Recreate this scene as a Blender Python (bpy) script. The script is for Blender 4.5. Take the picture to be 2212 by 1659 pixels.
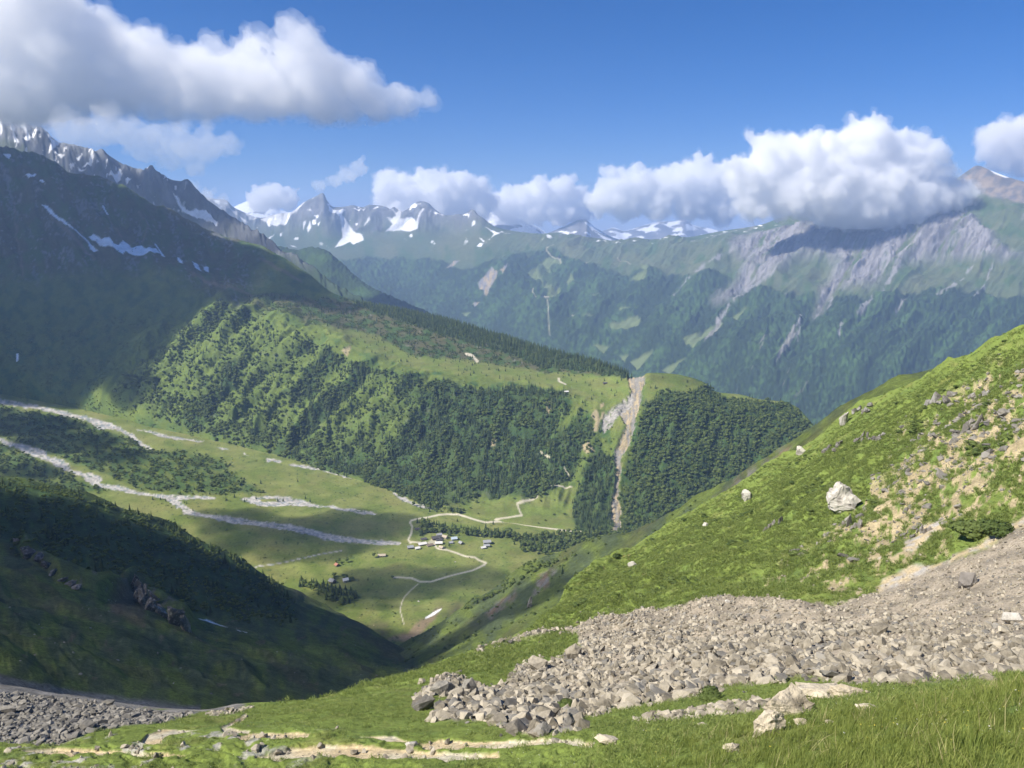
import bpy, math, random
import numpy as np
from mathutils import Vector, Matrix

# ------------------------------------------------------------------ camera, sky, sun, exposure
S = bpy.context.scene
for o in list(bpy.data.objects):
    bpy.data.objects.remove(o)
COL = S.collection
PW, PH = 2212.0, 1659.0            # survey units: bearings and heights are read off in this frame
FP = 1661.5                        # focal length in those units
PITCH = math.radians(11.5)
CP, SP = math.cos(PITCH), math.sin(PITCH)

cam = bpy.data.cameras.new('camera')
cam.sensor_width = 36.0
cam.lens = 36.0 * FP / PW
cam.clip_start = 0.3
cam.clip_end = 90000.0
camo = bpy.data.objects.new('camera', cam)
COL.objects.link(camo)
camo.location = (0, 0, 0)
camo.rotation_euler = (math.radians(90) - PITCH, 0, 0)
S.camera = camo

SUN_EL = math.radians(45.0)
SUN_AZ = math.atan2(-0.93, -0.37)   # clockwise from +Y; the sun stands to the left and a little behind
SUND = np.array([math.sin(SUN_AZ) * math.cos(SUN_EL), math.cos(SUN_AZ) * math.cos(SUN_EL), math.sin(SUN_EL)])
W = bpy.data.worlds.new('World')
S.world = W
W.use_nodes = True
wn = W.node_tree
bg = wn.nodes['Background']
sky = wn.nodes.new('ShaderNodeTexSky')
sky.sky_type = 'NISHITA'
sky.sun_disc = False
sky.sun_elevation = SUN_EL
sky.sun_rotation = SUN_AZ % (2 * math.pi)
sky.altitude = 2100.0
sky.air_density = 1.0
sky.dust_density = 0.0
sky.ozone_density = 6.0
hs_ = wn.nodes.new('ShaderNodeHueSaturation')
hs_.inputs['Saturation'].default_value = 1.3
wn.links.new(sky.outputs[0], hs_.inputs['Color'])
tn_ = wn.nodes.new('ShaderNodeVectorMath'); tn_.operation = 'MULTIPLY'
tn_.inputs[1].default_value = (0.92, 0.87, 1.06)
wn.links.new(hs_.outputs[0], tn_.inputs[0])
wn.links.new(tn_.outputs[0], bg.inputs[0])
bg.inputs[1].default_value = 0.054
sl = bpy.data.lights.new('sun', 'SUN')
sl.energy = 4.4
sl.angle = math.radians(0.5)
sl.color = (1.0, 0.93, 0.81)
slo = bpy.data.objects.new('sun', sl)
COL.objects.link(slo)
slo.rotation_euler = Vector((-SUND[0], -SUND[1], -SUND[2])).to_track_quat('-Z', 'Y').to_euler()
slo.location = (-300, -200, 900)

S.view_settings.view_transform = 'Standard'
S.view_settings.look = 'None'
S.view_settings.gamma = 1.0
S.view_settings.exposure = 1.0
S.render.engine = 'CYCLES'
cy = S.cycles
cy.use_denoising = True
cy.max_bounces = 26
cy.diffuse_bounces = 2
cy.glossy_bounces = 1
cy.transmission_bounces = 2
cy.volume_bounces = 24
cy.transparent_max_bounces = 96
cy.use_adaptive_sampling = True
cy.adaptive_threshold = 0.02
cy.caustics_reflective = False
cy.caustics_refractive = False

# ------------------------------------------------------------------ numbers: rays, noise, masks
rng = np.random.default_rng(7)
random.seed(7)

def ray(U, V):
    xn = (np.asarray(U, float) - PW / 2) / FP
    yn = -(np.asarray(V, float) - PH / 2) / FP
    return xn, CP + yn * SP, -SP + yn * CP

def point(U, V, d):
    """Where a sight line meets the distance d (metres, straight ahead)."""
    a, b, c = ray(U, V)
    k = np.asarray(d, float) / b
    return np.stack([a * k, b * k, c * k], -1)

def project(P):
    P = np.asarray(P, float)
    x, y, z = P[..., 0], P[..., 1], P[..., 2]
    f = y * CP - z * SP
    up = y * SP + z * CP
    return PW / 2 + FP * x / f, PH / 2 - FP * up / f

_perm = np.random.default_rng(3).permutation(1024)
_perm = np.concatenate([_perm, _perm, _perm])
_gr = np.array([(math.cos(a), math.sin(a)) for a in np.linspace(0, 2 * math.pi, 16, endpoint=False)])

def perlin(x, y, seed=0):
    xi = np.floor(x).astype(np.int64); yi = np.floor(y).astype(np.int64)
    xf = x - xi; yf = y - yi
    u = xf * xf * xf * (xf * (xf * 6 - 15) + 10); v = yf * yf * yf * (yf * (yf * 6 - 15) + 10)
    xi = (xi + seed * 57) & 1023; yi = (yi + seed * 131) & 1023
    x1 = (xi + 1) & 1023; y1 = (yi + 1) & 1023
    def g(a, b, dx, dy):
        h = _perm[_perm[a] + b] & 15
        return _gr[h, 0] * dx + _gr[h, 1] * dy
    n00 = g(xi, yi, xf, yf); n10 = g(x1, yi, xf - 1, yf)
    n01 = g(xi, y1, xf, yf - 1); n11 = g(x1, y1, xf - 1, yf - 1)
    return (n00 + u * (n10 - n00) + v * ((n01 + u * (n11 - n01)) - (n00 + u * (n10 - n00)))) * 1.45

def fbm(x, y, scale, octaves=4, seed=0, gain=0.5):
    s = np.zeros(np.shape(x)); a = 1.0; f = 1.0 / scale; t = 0.0
    for i in range(octaves):
        s += a * perlin(x * f + 17.3 * i, y * f - 9.1 * i, seed + i); t += a
        a *= gain; f *= 2.03
    return s / t * 1.3

def ridged(x, y, scale, octaves=4, seed=0, gain=0.5):
    s = np.zeros(np.shape(x)); a = 1.0; f = 1.0 / scale; t = 0.0
    for i in range(octaves):
        s += a * (1 - 2.0 * np.abs(perlin(x * f + 5.7 * i, y * f + 3.3 * i, seed + i))); t += a
        a *= gain; f *= 2.07
    return s / t

def sm(a, b, x):
    t = np.clip((x - a) / (b - a + 1e-12), 0, 1)
    return t * t * (3 - 2 * t)

def inside(U, V, poly, soft=3.0):
    """0..1: inside a closed outline, with an edge softened over 2*soft."""
    P = np.asarray(poly, float)
    out = np.zeros(U.shape)
    m = (U > P[:, 0].min() - soft) & (U < P[:, 0].max() + soft) & (V > P[:, 1].min() - soft) & (V < P[:, 1].max() + soft)
    if not m.any():
        return out
    x = U[m]; y = V[m]
    ins = np.zeros(x.shape, bool); d2 = np.full(x.shape, 1e18)
    n = len(P)
    for i in range(n):
        x1, y1 = P[i]; x2, y2 = P[(i + 1) % n]
        c = ((y1 > y) != (y2 > y)) & (x < (x2 - x1) * (y - y1) / (y2 - y1 + 1e-12) + x1)
        ins ^= c
        dx, dy = x2 - x1, y2 - y1
        t = np.clip(((x - x1) * dx + (y - y1) * dy) / (dx * dx + dy * dy + 1e-12), 0, 1)
        d2 = np.minimum(d2, (x - x1 - t * dx) ** 2 + (y - y1 - t * dy) ** 2)
    sd = np.sqrt(d2) * np.where(ins, 1, -1)
    out[m] = sm(-soft, soft, sd)
    return out

def along(U, V, line, width, soft=1.5):
    """0..1: within width/2 of a line."""
    P = np.asarray(line, float)
    out = np.zeros(U.shape)
    w = width / 2 + soft
    m = (U > P[:, 0].min() - w) & (U < P[:, 0].max() + w) & (V > P[:, 1].min() - w) & (V < P[:, 1].max() + w)
    if not m.any():
        return out
    x = U[m]; y = V[m]; d2 = np.full(x.shape, 1e18)
    for i in range(len(P) - 1):
        x1, y1 = P[i]; x2, y2 = P[i + 1]
        dx, dy = x2 - x1, y2 - y1
        t = np.clip(((x - x1) * dx + (y - y1) * dy) / (dx * dx + dy * dy + 1e-12), 0, 1)
        d2 = np.minimum(d2, (x - x1 - t * dx) ** 2 + (y - y1 - t * dy) ** 2)
    out[m] = 1 - sm(width / 2 - soft, width / 2 + soft, np.sqrt(d2))
    return out

def mp(pts, ox, oy, k):
    return [(ox + k * a, oy + k * b) for a, b in pts]

def pchip(x, y, xq):
    """Monotone cubic through (x, y); y may carry extra axes."""
    x = np.asarray(x, float); y = np.asarray(y, float); xq = np.asarray(xq, float)
    h = np.diff(x); sh = (-1,) + (1,) * (y.ndim - 1)
    hh = h.reshape(sh)
    dl = np.diff(y, axis=0) / hh
    m = np.zeros_like(y)
    if len(x) > 2:
        w1 = 2 * hh[1:] + hh[:-1]; w2 = hh[1:] + 2 * hh[:-1]
        a = dl[:-1]; b = dl[1:]
        ok = (a * b) > 0
        den = np.where(ok, w1 / np.where(a == 0, 1, a) + w2 / np.where(b == 0, 1, b), 1)
        m[1:-1] = np.where(ok, (w1 + w2) / den, 0)
    m[0] = dl[0]; m[-1] = dl[-1]
    i = np.clip(np.searchsorted(x, xq) - 1, 0, len(x) - 2)
    t = ((xq - x[i]) / h[i]).reshape((-1,) + (1,) * (y.ndim - 1)); hi = h[i].reshape(t.shape)
    t2 = t * t; t3 = t2 * t
    return ((2 * t3 - 3 * t2 + 1) * y[i] + (t3 - 2 * t2 + t) * hi * m[i]
            + (-2 * t3 + 3 * t2) * y[i + 1] + (t3 - t2) * hi * m[i + 1])

# ------------------------------------------------------------------ tags, meshes, materials
def tag(o, label=None, cat=None, group=None, kind=None):
    if label: o['label'] = label
    if cat: o['category'] = cat
    if group: o['group'] = group
    if kind: o['kind'] = kind
    return o

def link(name, me, mat=None, parent=None):
    o = bpy.data.objects.new(name, me)
    COL.objects.link(o)
    if mat is not None and me is not None and not me.materials:
        me.materials.append(mat)
    if parent is not None:
        o.parent = parent
    return o

def mesh_np(name, verts, faces, cols=None, smooth=True):
    """verts (n,3), faces (m,k) index array -> mesh, with an optional colour per vertex."""
    me = bpy.data.meshes.new(name)
    verts = np.ascontiguousarray(verts, np.float32); faces = np.ascontiguousarray(faces, np.int32)
    k = faces.shape[1]
    me.vertices.add(len(verts)); me.vertices.foreach_set('co', verts.ravel())
    me.loops.add(faces.size); me.loops.foreach_set('vertex_index', faces.ravel())
    me.polygons.add(len(faces))
    me.polygons.foreach_set('loop_start', np.arange(0, faces.size, k, dtype=np.int32))
    me.polygons.foreach_set('loop_total', np.full(len(faces), k, np.int32))
    if smooth:
        me.polygons.foreach_set('use_smooth', np.ones(len(faces), bool))
    if cols is not None:
        a = me.attributes.new('tint', 'FLOAT_COLOR', 'POINT')
        c4 = np.ones((len(verts), 4), np.float32); c4[:, :3] = cols
        a.data.foreach_set('color', c4.ravel())
    me.update(calc_edges=True)
    return me

def N(nt, kind, **kw):
    n = nt.nodes.new(kind)
    for k, v in kw.items():
        setattr(n, k, v)
    return n

def mat_tint(name, rough=0.95, noises=((0.5, 0.25),), bump=0.0, bump_scale=1.0, spec=0.15, translucent=0.0):
    """Colour carried by the surface, broken up by fine noise in the place's own metres."""
    m = bpy.data.materials.new(name); m.use_nodes = True
    nt = m.node_tree; b = nt.nodes['Principled BSDF']
    b.inputs['Roughness'].default_value = rough
    b.inputs['Specular IOR Level'].default_value = spec
    at = N(nt, 'ShaderNodeAttribute', attribute_name='tint')
    tc = N(nt, 'ShaderNodeTexCoord')
    cur = at.outputs['Color']
    for sc, amt in noises:
        n = N(nt, 'ShaderNodeTexNoise'); n.inputs['Scale'].default_value = sc; n.inputs['Detail'].default_value = 4.0
        n.inputs['Roughness'].default_value = 0.65
        nt.links.new(tc.outputs['Object'], n.inputs['Vector'])
        mr = N(nt, 'ShaderNodeMapRange'); mr.inputs['From Min'].default_value = 0.28; mr.inputs['From Max'].default_value = 0.72
        mr.inputs['To Min'].default_value = 1 - amt; mr.inputs['To Max'].default_value = 1 + amt
        nt.links.new(n.outputs['Fac'], mr.inputs['Value'])
        mx = N(nt, 'ShaderNodeVectorMath', operation='SCALE')
        nt.links.new(cur, mx.inputs[0]); nt.links.new(mr.outputs[0], mx.inputs['Scale'])
        cur = mx.outputs[0]
    nt.links.new(cur, b.inputs['Base Color'])
    if bump:
        n = N(nt, 'ShaderNodeTexNoise'); n.inputs['Scale'].default_value = bump_scale; n.inputs['Detail'].default_value = 5.0
        n.inputs['Roughness'].default_value = 0.7
        nt.links.new(tc.outputs['Object'], n.inputs['Vector'])
        bp = N(nt, 'ShaderNodeBump'); bp.inputs['Distance'].default_value = bump; bp.inputs['Strength'].default_value = 1.0
        nt.links.new(n.outputs['Fac'], bp.inputs['Height']); nt.links.new(bp.outputs[0], b.inputs['Normal'])
    return m

class Sheet:
    """A piece of terrain lofted through contour rows (bearing, height, distance), near row first."""
    def __init__(self, rows, cols, counts, crest=None):
        self.cols = np.asarray(cols, float)
        RV = []; RD = []
        for r in rows:
            a = np.asarray(r, float)
            RV.append(pchip(a[:, 0], a[:, 1], np.clip(self.cols, a[0, 0], a[-1, 0])))
            RD.append(np.log(pchip(a[:, 0], a[:, 2], np.clip(self.cols, a[0, 0], a[-1, 0]))))
        RV = np.array(RV); RD = np.array(RD)
        t = np.concatenate([np.linspace(i, i + 1, n, endpoint=False) for i, n in enumerate(counts)] + [[len(rows) - 1]])
        self.V = pchip(np.arange(len(rows)), RV, t)
        self.D = np.exp(pchip(np.arange(len(rows)), RD, t))
        self.U = np.broadcast_to(self.cols, self.V.shape).copy()
        self.t = np.broadcast_to(t[:, None], self.V.shape)
        self.P = point(self.U, self.V, self.D)
        self.crest = crest if crest is not None else len(rows) - 1
        self.top = int(np.searchsorted(t, self.crest))
    def faces(self):
        nr, nc = self.V.shape
        i = np.arange(nr - 1)[:, None] * nc + np.arange(nc - 1)[None]
        return np.stack([i, i + 1, i + nc + 1, i + nc], -1).reshape(-1, 4)
    def build(self, name, mat, cols, split=None, mats=None):
        """One mesh, or one mesh for each class in split (a class number per face)."""
        F = self.faces(); P = self.P.reshape(-1, 3); C = cols.reshape(-1, 3)
        out = {}
        if split is None:
            split = np.zeros(len(F), int); name = {0: name}
        for k, nm in name.items():
            f = F[split == k]
            if len(f) == 0:
                continue
            used, inv = np.unique(f.ravel(), return_inverse=True)
            me = mesh_np(nm, P[used], inv.reshape(-1, 4), C[used])
            out[k] = link(nm, me, (mats or {}).get(k, mat))
        return out
    def face_mean(self, A):
        return (A[:-1, :-1] + A[1:, :-1] + A[:-1, 1:] + A[1:, 1:]) * 0.25
    def at(self, u, v):
        """The point of the front face seen at bearing u, height v (surface relief included)."""
        j = int(np.clip(np.searchsorted(self.cols, u) - 1, 0, len(self.cols) - 2))
        f = (u - self.cols[j]) / (self.cols[j + 1] - self.cols[j])
        Pc = self.P[:self.top + 1, j] * (1 - f) + self.P[:self.top + 1, j + 1] * f
        _, vc = project(Pc)
        for i in range(len(vc) - 1):
            if vc[i] >= v > vc[i + 1]:
                g = (vc[i] - v) / (vc[i] - vc[i + 1] + 1e-9)
                return Pc[i] * (1 - g) + Pc[i + 1] * g
        return Pc[int(np.argmin(np.abs(vc - v)))]
    def scatter(self, dens, n, r=rng):
        """n random points on the front face, dens (per square metre weight) given per vertex."""
        P = self.P; top = self.top
        a = np.linalg.norm(np.cross(P[1:, :-1] - P[:-1, :-1], P[:-1, 1:] - P[:-1, :-1]), axis=-1)
        w = self.face_mean(dens) * a
        w[top:] = 0
        w = w.ravel(); w = w / w.sum()
        idx = r.choice(len(w), size=n, p=w)
        nc = P.shape[1] - 1
        i, j = idx // nc, idx % nc
        s = r.random((n, 1)); q = r.random((n, 1))
        X = (P[i, j] * (1 - s) * (1 - q) + P[i, j + 1] * s * (1 - q) + P[i + 1, j] * (1 - s) * q + P[i + 1, j + 1] * s * q)
        return X, i, j

def frame_cols(lo, hi, step, out_lo=None, out_hi=None, n_out=40):
    c = [np.arange(lo, hi + step, step)]
    if out_lo is not None:
        c.insert(0, lo - (lo - out_lo) * (np.linspace(1, 0, n_out, endpoint=False) ** 1.5))
    if out_hi is not None:
        c.append(hi + step + (out_hi - hi) * (np.linspace(0, 1, n_out + 1)[1:] ** 1.5))
    return np.concatenate(c)

def mix(a, b, m):
    m = np.asarray(m)[..., None]
    return np.asarray(a) * (1 - m) + np.asarray(b) * m

def largest_piece(m):
    """Only the biggest connected patch of a boolean face grid."""
    m = m.copy(); best = np.zeros_like(m); nb_ = 0
    while m.any():
        seed = np.argwhere(m)[0]; st = [tuple(seed)]; cur = []; m[tuple(seed)] = False
        while st:
            a, b = st.pop(); cur.append((a, b))
            for i, j in ((a + 1, b), (a - 1, b), (a, b + 1), (a, b - 1)):
                if 0 <= i < m.shape[0] and 0 <= j < m.shape[1] and m[i, j]:
                    m[i, j] = False; st.append((i, j))
        if len(cur) > nb_:
            nb_ = len(cur); best[:] = False; best[tuple(np.array(cur).T)] = True
    return best

def C3(*c):
    return np.array(c, float)

def ico(sub=2):
    import bmesh
    bm = bmesh.new(); bmesh.ops.create_icosphere(bm, subdivisions=sub, radius=1.0)
    v = np.array([x.co[:] for x in bm.verts]); f = np.array([[x.index for x in q.verts] for q in bm.faces])
    bm.free()
    return v, f
ICV, ICF = ico(2)

def fbm3(P, scale, oc, seed):
    x, y, z = P[:, 0], P[:, 1], P[:, 2]
    return (fbm(x + .61 * z, y - .53 * z, scale, oc, seed) + fbm(z * 1.1 + .37 * y, x - .41 * y, scale, oc, seed + 9)) * .6

# ------------------------------------------------------------------ colours of the ground (linear albedo)
GRASS = C3(0.130, 0.172, 0.038); MEADOW = C3(0.180, 0.205, 0.058); DRY = C3(0.22, 0.21, 0.075)
ALP = C3(0.080, 0.108, 0.050); SHRUB = C3(0.045, 0.085, 0.025); WOOD = C3(0.028, 0.052, 0.020)
HEATH = C3(0.080, 0.075, 0.040); ROCK = C3(0.21, 0.20, 0.19); DROCK = C3(0.10, 0.10, 0.105)
SHALE = C3(0.165, 0.160, 0.165); TAN = C3(0.43, 0.35, 0.22); GRAVEL = C3(0.42, 0.40, 0.37); SNOW = C3(0.86, 0.87, 0.89)
TRACK = C3(0.50, 0.46, 0.35); BROWN = C3(0.17, 0.125, 0.085)

# ------------------------------------------------------------------ the most distant peaks
def ridge_sheet(crest, cols, depth_in, drop, counts=(30, 12), back=1.2):
    """A ridge from its skyline: foot rows in front (drop below), a back slope behind."""
    c = np.asarray(crest, float)
    foot = [(u, v + drop, d * depth_in) for u, v, d in crest]
    mid = [(u, v + drop * 0.42, d * (0.45 * depth_in + 0.55)) for u, v, d in crest]
    bk = [(u, v + 40, d * back) for u, v, d in crest]
    return Sheet([foot, mid, crest, bk], cols, counts, crest=2)

m_far = mat_tint('distant mountain ground', noises=((0.02, 0.18),))

def relief(s, amp, scale, octv=5, seed=1, rid=0.6):
    X, Y = s.P[..., 0], s.P[..., 1]
    n = rid * ridged(X, Y, scale, octv, seed) + (1 - rid) * fbm(X, Y, scale, octv, seed + 20)
    s.P[..., 2] += n * amp

def distant(name, crest, snow, seed, drop=90):
    u0, u1 = crest[0][0], crest[-1][0]
    s = ridge_sheet(crest, np.arange(u0, u1 + 1.5, 1.5), 0.8, drop, (40, 30, 8))
    relief(s, 90, 1400, 5, seed)
    n = fbm(s.P[..., 0], s.P[..., 1] * 0.6 + s.P[..., 2], 330, 5, seed + 5)
    top = s.V[s.top][None]
    h = np.clip(1 - (s.V - top) / 55, 0, 1)
    c = mix(DROCK * 1.2, ROCK, sm(-.4, .4, fbm(s.U, s.V, 30, 3, seed)))
    c = mix(c, ALP, sm(0.35, 0.0, h))
    c = mix(c, SNOW, sm(0.05, 0.15, n + snow * h - 0.25))
    o = s.build(name, m_far, c)[0]
    tag(o, kind='structure')

distant('mountain_peaks', [(500, 452, 17000), (529, 440, 17000), (543, 436, 17000), (557, 438, 17000), (587, 445, 17000), (609, 456, 17000), (660, 470, 17000)], 1.0, 3)
distant('mountain_dome', [(1015, 480, 14500), (1039, 471, 14500), (1055, 466, 14500), (1087, 465, 14500), (1123, 470, 14500), (1150, 485, 14500), (1180, 505, 14500)], 0.75, 4)
distant('mountain_pyramid', [(1180, 508, 13800), (1200, 500, 13800), (1229, 489, 13800), (1245, 480, 13800), (1252, 477, 13800), (1265, 477, 13800), (1275, 487, 13800), (1287, 497, 13800), (1310, 511, 13800), (1345, 524, 13800)], 0.15, 5)
distant('mountain_skyline', [(1280, 512, 19000), (1303, 499, 19000), (1323, 492, 19000), (1349, 500, 19000), (1384, 492, 19000), (1426, 482, 19000), (1455, 480, 19000), (1477, 475, 19000), (1500, 490, 19000), (1545, 500, 19000), (1640, 510, 19000)], 0.35, 6)

# ------------------------------------------------------------------ the great range across the main valley
crest = [(300, 470, 11500), (439, 426, 11500), (463, 430, 11500), (488, 433, 11500), (503, 447, 11500), (521, 456, 11500), (562, 471, 11500), (600, 462, 11400), (627, 459, 11400), (657, 437, 11300), (681, 425, 11300),
         (690, 420, 11300), (695, 417, 11300), (701, 421, 11300), (706, 433, 11300), (723, 448, 11300), (745, 447, 11300), (761, 444, 11300), (783, 448, 11300), (799, 443, 11300), (832, 447, 11200), (843, 452, 11200), (851, 448, 11200),
         (864, 458, 11200), (881, 452, 11200), (889, 444, 11200), (897, 438, 11200), (910, 435, 11100), (924, 438, 11000), (938, 451, 10900), (965, 467, 10700), (980, 466, 10500), (995, 464, 10400), (1008, 460, 10300),
         (1020, 453, 10200), (1031, 463, 10100), (1042, 474, 10000), (1062, 486, 9800), (1087, 495, 9600), (1130, 502, 9500), (1171, 505, 9500), (1210, 502, 9500), (1229, 508, 9400), (1280, 515, 9300), (1336, 523, 9300),
         (1394, 518, 9100), (1481, 513, 8900), (1561, 499, 8600), (1646, 485, 8300), (1691, 468, 8000), (1800, 440, 7700), (1900, 425, 7500), (2000, 415, 7200), (2060, 390, 7050), (2088, 371, 7000), (2111, 358, 7000), (2141, 369, 6900),
         (2181, 384, 6800), (2212, 393, 6700), (2500, 470, 6300)]
rows = [
 [(300, 640, 8000), (700, 660, 8000), (870, 680, 7800), (1000, 720, 7200), (1240, 790, 5900), (1300, 820, 5500), (1420, 860, 4900), (1600, 930, 4200), (1760, 960, 3800), (1900, 980, 3600), (2212, 1000, 3400), (2500, 1010, 3200)],
 [(300, 600, 8600), (700, 610, 8600), (870, 650, 8200), (1000, 672, 7700), (1100, 695, 7150), (1180, 722, 6600), (1240, 757, 6100), (1300, 742, 6100), (1420, 765, 5500), (1600, 805, 4900), (1760, 830, 4600), (1900, 840, 4500), (2212, 850, 4400), (2500, 850, 4300)],
 [(300, 560, 9300), (700, 565, 9300), (800, 585, 9000), (870, 610, 8700), (950, 600, 8600), (1080, 590, 8250), (1180, 622, 7700), (1240, 655, 7300), (1320, 640, 7150), (1420, 650, 6600), (1600, 690, 5800), (1760, 700, 5500), (1900, 700, 5300), (2212, 690, 5200), (2500, 690, 5100)],
 [(300, 520, 10200), (560, 520, 10200), (700, 545, 10000), (800, 535, 9900), (950, 525, 9500), (1020, 540, 9000), (1100, 545, 8800), (1240, 555, 8300), (1336, 560, 8200), (1480, 560, 7600), (1646, 560, 7000), (1760, 570, 6600), (1900, 590, 6300), (2111, 580, 6000), (2212, 570, 5800), (2500, 560, 5500)],
 [(300, 490, 10800), (450, 470, 10800), (562, 492, 10900), (660, 488, 10750), (700, 482, 10650), (760, 490, 10950), (800, 487, 10950), (843, 492, 10950), (900, 480, 10600), (965, 497, 10300), (1020, 492, 9700), (1087, 515, 9200), (1210, 518, 9000), (1336, 532, 8800), (1480, 528, 8300), (1646, 515, 7700), (1760, 500, 7200), (1900, 490, 6900), (2111, 460, 6500), (2212, 470, 6200), (2500, 480, 5900)],
 crest,
 [(u, v + 45, d * 1.15) for u, v, d in crest[::4] + [crest[-1]]],
]
far = Sheet(rows, frame_cols(380, 2230, 2.0, None, 2500, 20), (44, 60, 48, 44, 36, 8), crest=5)
U, V = far.U, far.V
X, Y = far.P[..., 0], far.P[..., 1]
q = U + 0.75 * V
R2 = lambda p: mp(p, 932.6, 438.9, 0.3224)
R1 = lambda p: mp(p, 438.9, 384.0, 0.2728)
R3 = lambda p: mp(p, 1474.6, 219.4, 1 / 3.0)
w1 = fbm(U, V, 42, 4, 61) * 9; w2 = fbm(U, V, 42, 4, 62) * 9
Uj, Vj = U + w1, V + w2
shale = inside(Uj, Vj, R3([(250, 1000), (600, 860), (960, 800), (1100, 760), (1700, 700), (1900, 820), (2000, 1000), (2200, 1080), (2000, 1110), (1850, 1110), (1700, 1080), (1550, 1100), (1400, 1150), (1250, 1250), (1000, 1250), (930, 1300), (870, 1440), (890, 1250), (1000, 1100), (850, 1060), (700, 1100), (620, 1180), (400, 1250), (330, 1350), (200, 1350), (350, 1200), (420, 1080), (300, 1030)]), 16)
peakrock = inside(Uj, Vj, R3([(1800, 380), (1910, 380), (2300, 500), (2300, 760), (2100, 660), (1950, 620), (1850, 640), (1780, 560)]), 8)
snowrock = sm(520, 470, V + 8 * fbm(U, V, 60, 3, 5)) * sm(1110, 1040, U)
amp = (35 + 60 * snowrock + 60 * shale) * (1 - .9 * sm(4.2, 4.9, far.t))
far.P[..., 2] += amp * (ridged(X + 0.5 * Y, Y * 0.35, 1300, 5, 31) * 0.7) * np.where(far.t > 5, 0.5, 1)
far.P[..., 2] += sm(0.5, 1.6, far.t) * sm(4.6, 3.6, far.t) * (95 * ridged(q + 30 * fbm(U, V, 120, 3, 38), V * 0.35, 150, 5, 37, .55) + 60 * ridged(X, Y, 600, 5, 39, .55)) * sm(950, 1200, U)
gul_f = ridged(U + 0.12 * V + 10 * fbm(U, V, 30, 2, 34), V * 0.3, 30, 4, 36)
far.P[..., 2] += shale * (42 * ridged(q + 14 * fbm(U, V, 30, 3, 32), V * 0.55, 46, 5, 33, .6) + 9 * fbm(U, V, 5, 2, 30)) + 34 * snowrock * sm(5.0, 4.5, far.t) * gul_f + 60 * snowrock * sm(5.0, 4.2, far.t) * ridged(U + 0.12 * V, V * 0.3, 36, 4, 35)
tl = np.interp(U, [380, 700, 800, 950, 1000, 1060, 1120, 1200, 1240, 1290, 1330, 1400, 1480, 1560, 1640, 1700, 1780, 1860, 1960, 2060, 2212, 2500],
               [540, 560, 562, 560, 590, 580, 556, 558, 580, 600, 606, 602, 618, 612, 640, 655, 645, 662, 645, 645, 662, 670])
wood = sm(-5, 5, V + 16 * fbm(U, V, 55, 4, 41) - tl)
clear = np.zeros(U.shape)
for p in ([(635, 515), (780, 420), (860, 430), (870, 460), (830, 500), (820, 560), (860, 620), (860, 650), (835, 690), (830, 720), (770, 700), (780, 650), (740, 600), (720, 560), (650, 530)], [(900, 600), (930, 540), (960, 600), (910, 630)],
          [(1180, 900), (1290, 850), (1380, 800), (1400, 830), (1370, 880), (1200, 910)], [(1080, 985), (1190, 990), (1150, 1030)], [(1680, 960), (1950, 850), (1900, 920), (1750, 1020), (1690, 990)], [(1540, 1140), (1700, 1070), (1650, 1110), (1600, 1160)],
          [(1000, 850), (1080, 830), (1060, 845)], [(1065, 700), (1130, 690), (1080, 712)], [(2000, 820), (2110, 770), (2040, 845)], [(1250, 790), (1330, 780), (1260, 810)], [(200, 740), (260, 735), (230, 765)], [(1330, 580), (1440, 540), (1420, 590)], [(1260, 1050), (1320, 1040), (1290, 1080)],
          [(1330, 1080), (1480, 1030), (1370, 1140)], [(1400, 480), (1450, 500), (1420, 560)]):
    clear = np.maximum(clear, inside(U + w1 * .25, V + w2 * .25, R2(p), 1.6))
holes = sm(0.0, 0.12, ridged(U, V, 26, 3, 44) - 0.2) * inside(U, V, R2([(700, 460), (900, 460), (900, 640), (760, 640)]), 4)
clear *= 1 - holes * 0.9
wood *= 1 - clear
wood *= 1 - 0.95 * shale
# tree canopy: a rough skin on the forested slopes
rough = fbm(U, V, 7, 2, 47)
far.P[..., 2] += wood * (10 + 12 * rough + 9 * fbm(U, V, 22, 2, 48))
c = mix(ALP, C3(0.105, 0.122, 0.060), sm(-.3, .5, fbm(U, V * 1.6, 80, 5, 51)))
c = mix(c, SHRUB * 1.1, 0.75 * sm(0.05, 0.4, fbm(U, V, 34, 4, 52)))
c = mix(c, ROCK * .9, 0.7 * sm(0.38, 0.6, fbm(q, V * .4, 26, 4, 53)) * sm(3.3, 3.8, far.t))
c = mix(c, mix(WOOD * .7, SHRUB * 1.25, sm(-.2, .6, .5 * fbm(U, V, 8, 2, 54) + .6 * fbm(q, V * .5, 44, 4, 50))), wood)
c = mix(c, C3(0.13, 0.165, 0.065), clear)
sv = fbm(q, V * .35, 22, 4, 55)
c = mix(c, mix(SHALE * .75, SHALE * 1.4, sm(-.35, .35, sv + .5 * fbm(q, V * .6, 7, 3, 29))), shale * sm(-.3, .1, .8 * fbm(q, V * .3, 40, 4, 56) + .6 * fbm(q, V * .5, 12, 3, 28) + .2))
c = mix(c, mix(DROCK * 1.25, mix(C3(.17, .17, .18), C3(.24, .2, .16), peakrock), sm(-.3, .3, fbm(q, V, 24, 4, 57))), np.maximum(peakrock * sm(-.45, .0, fbm(U, V, 40, 4, 60) + .2), snowrock * .92))
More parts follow.
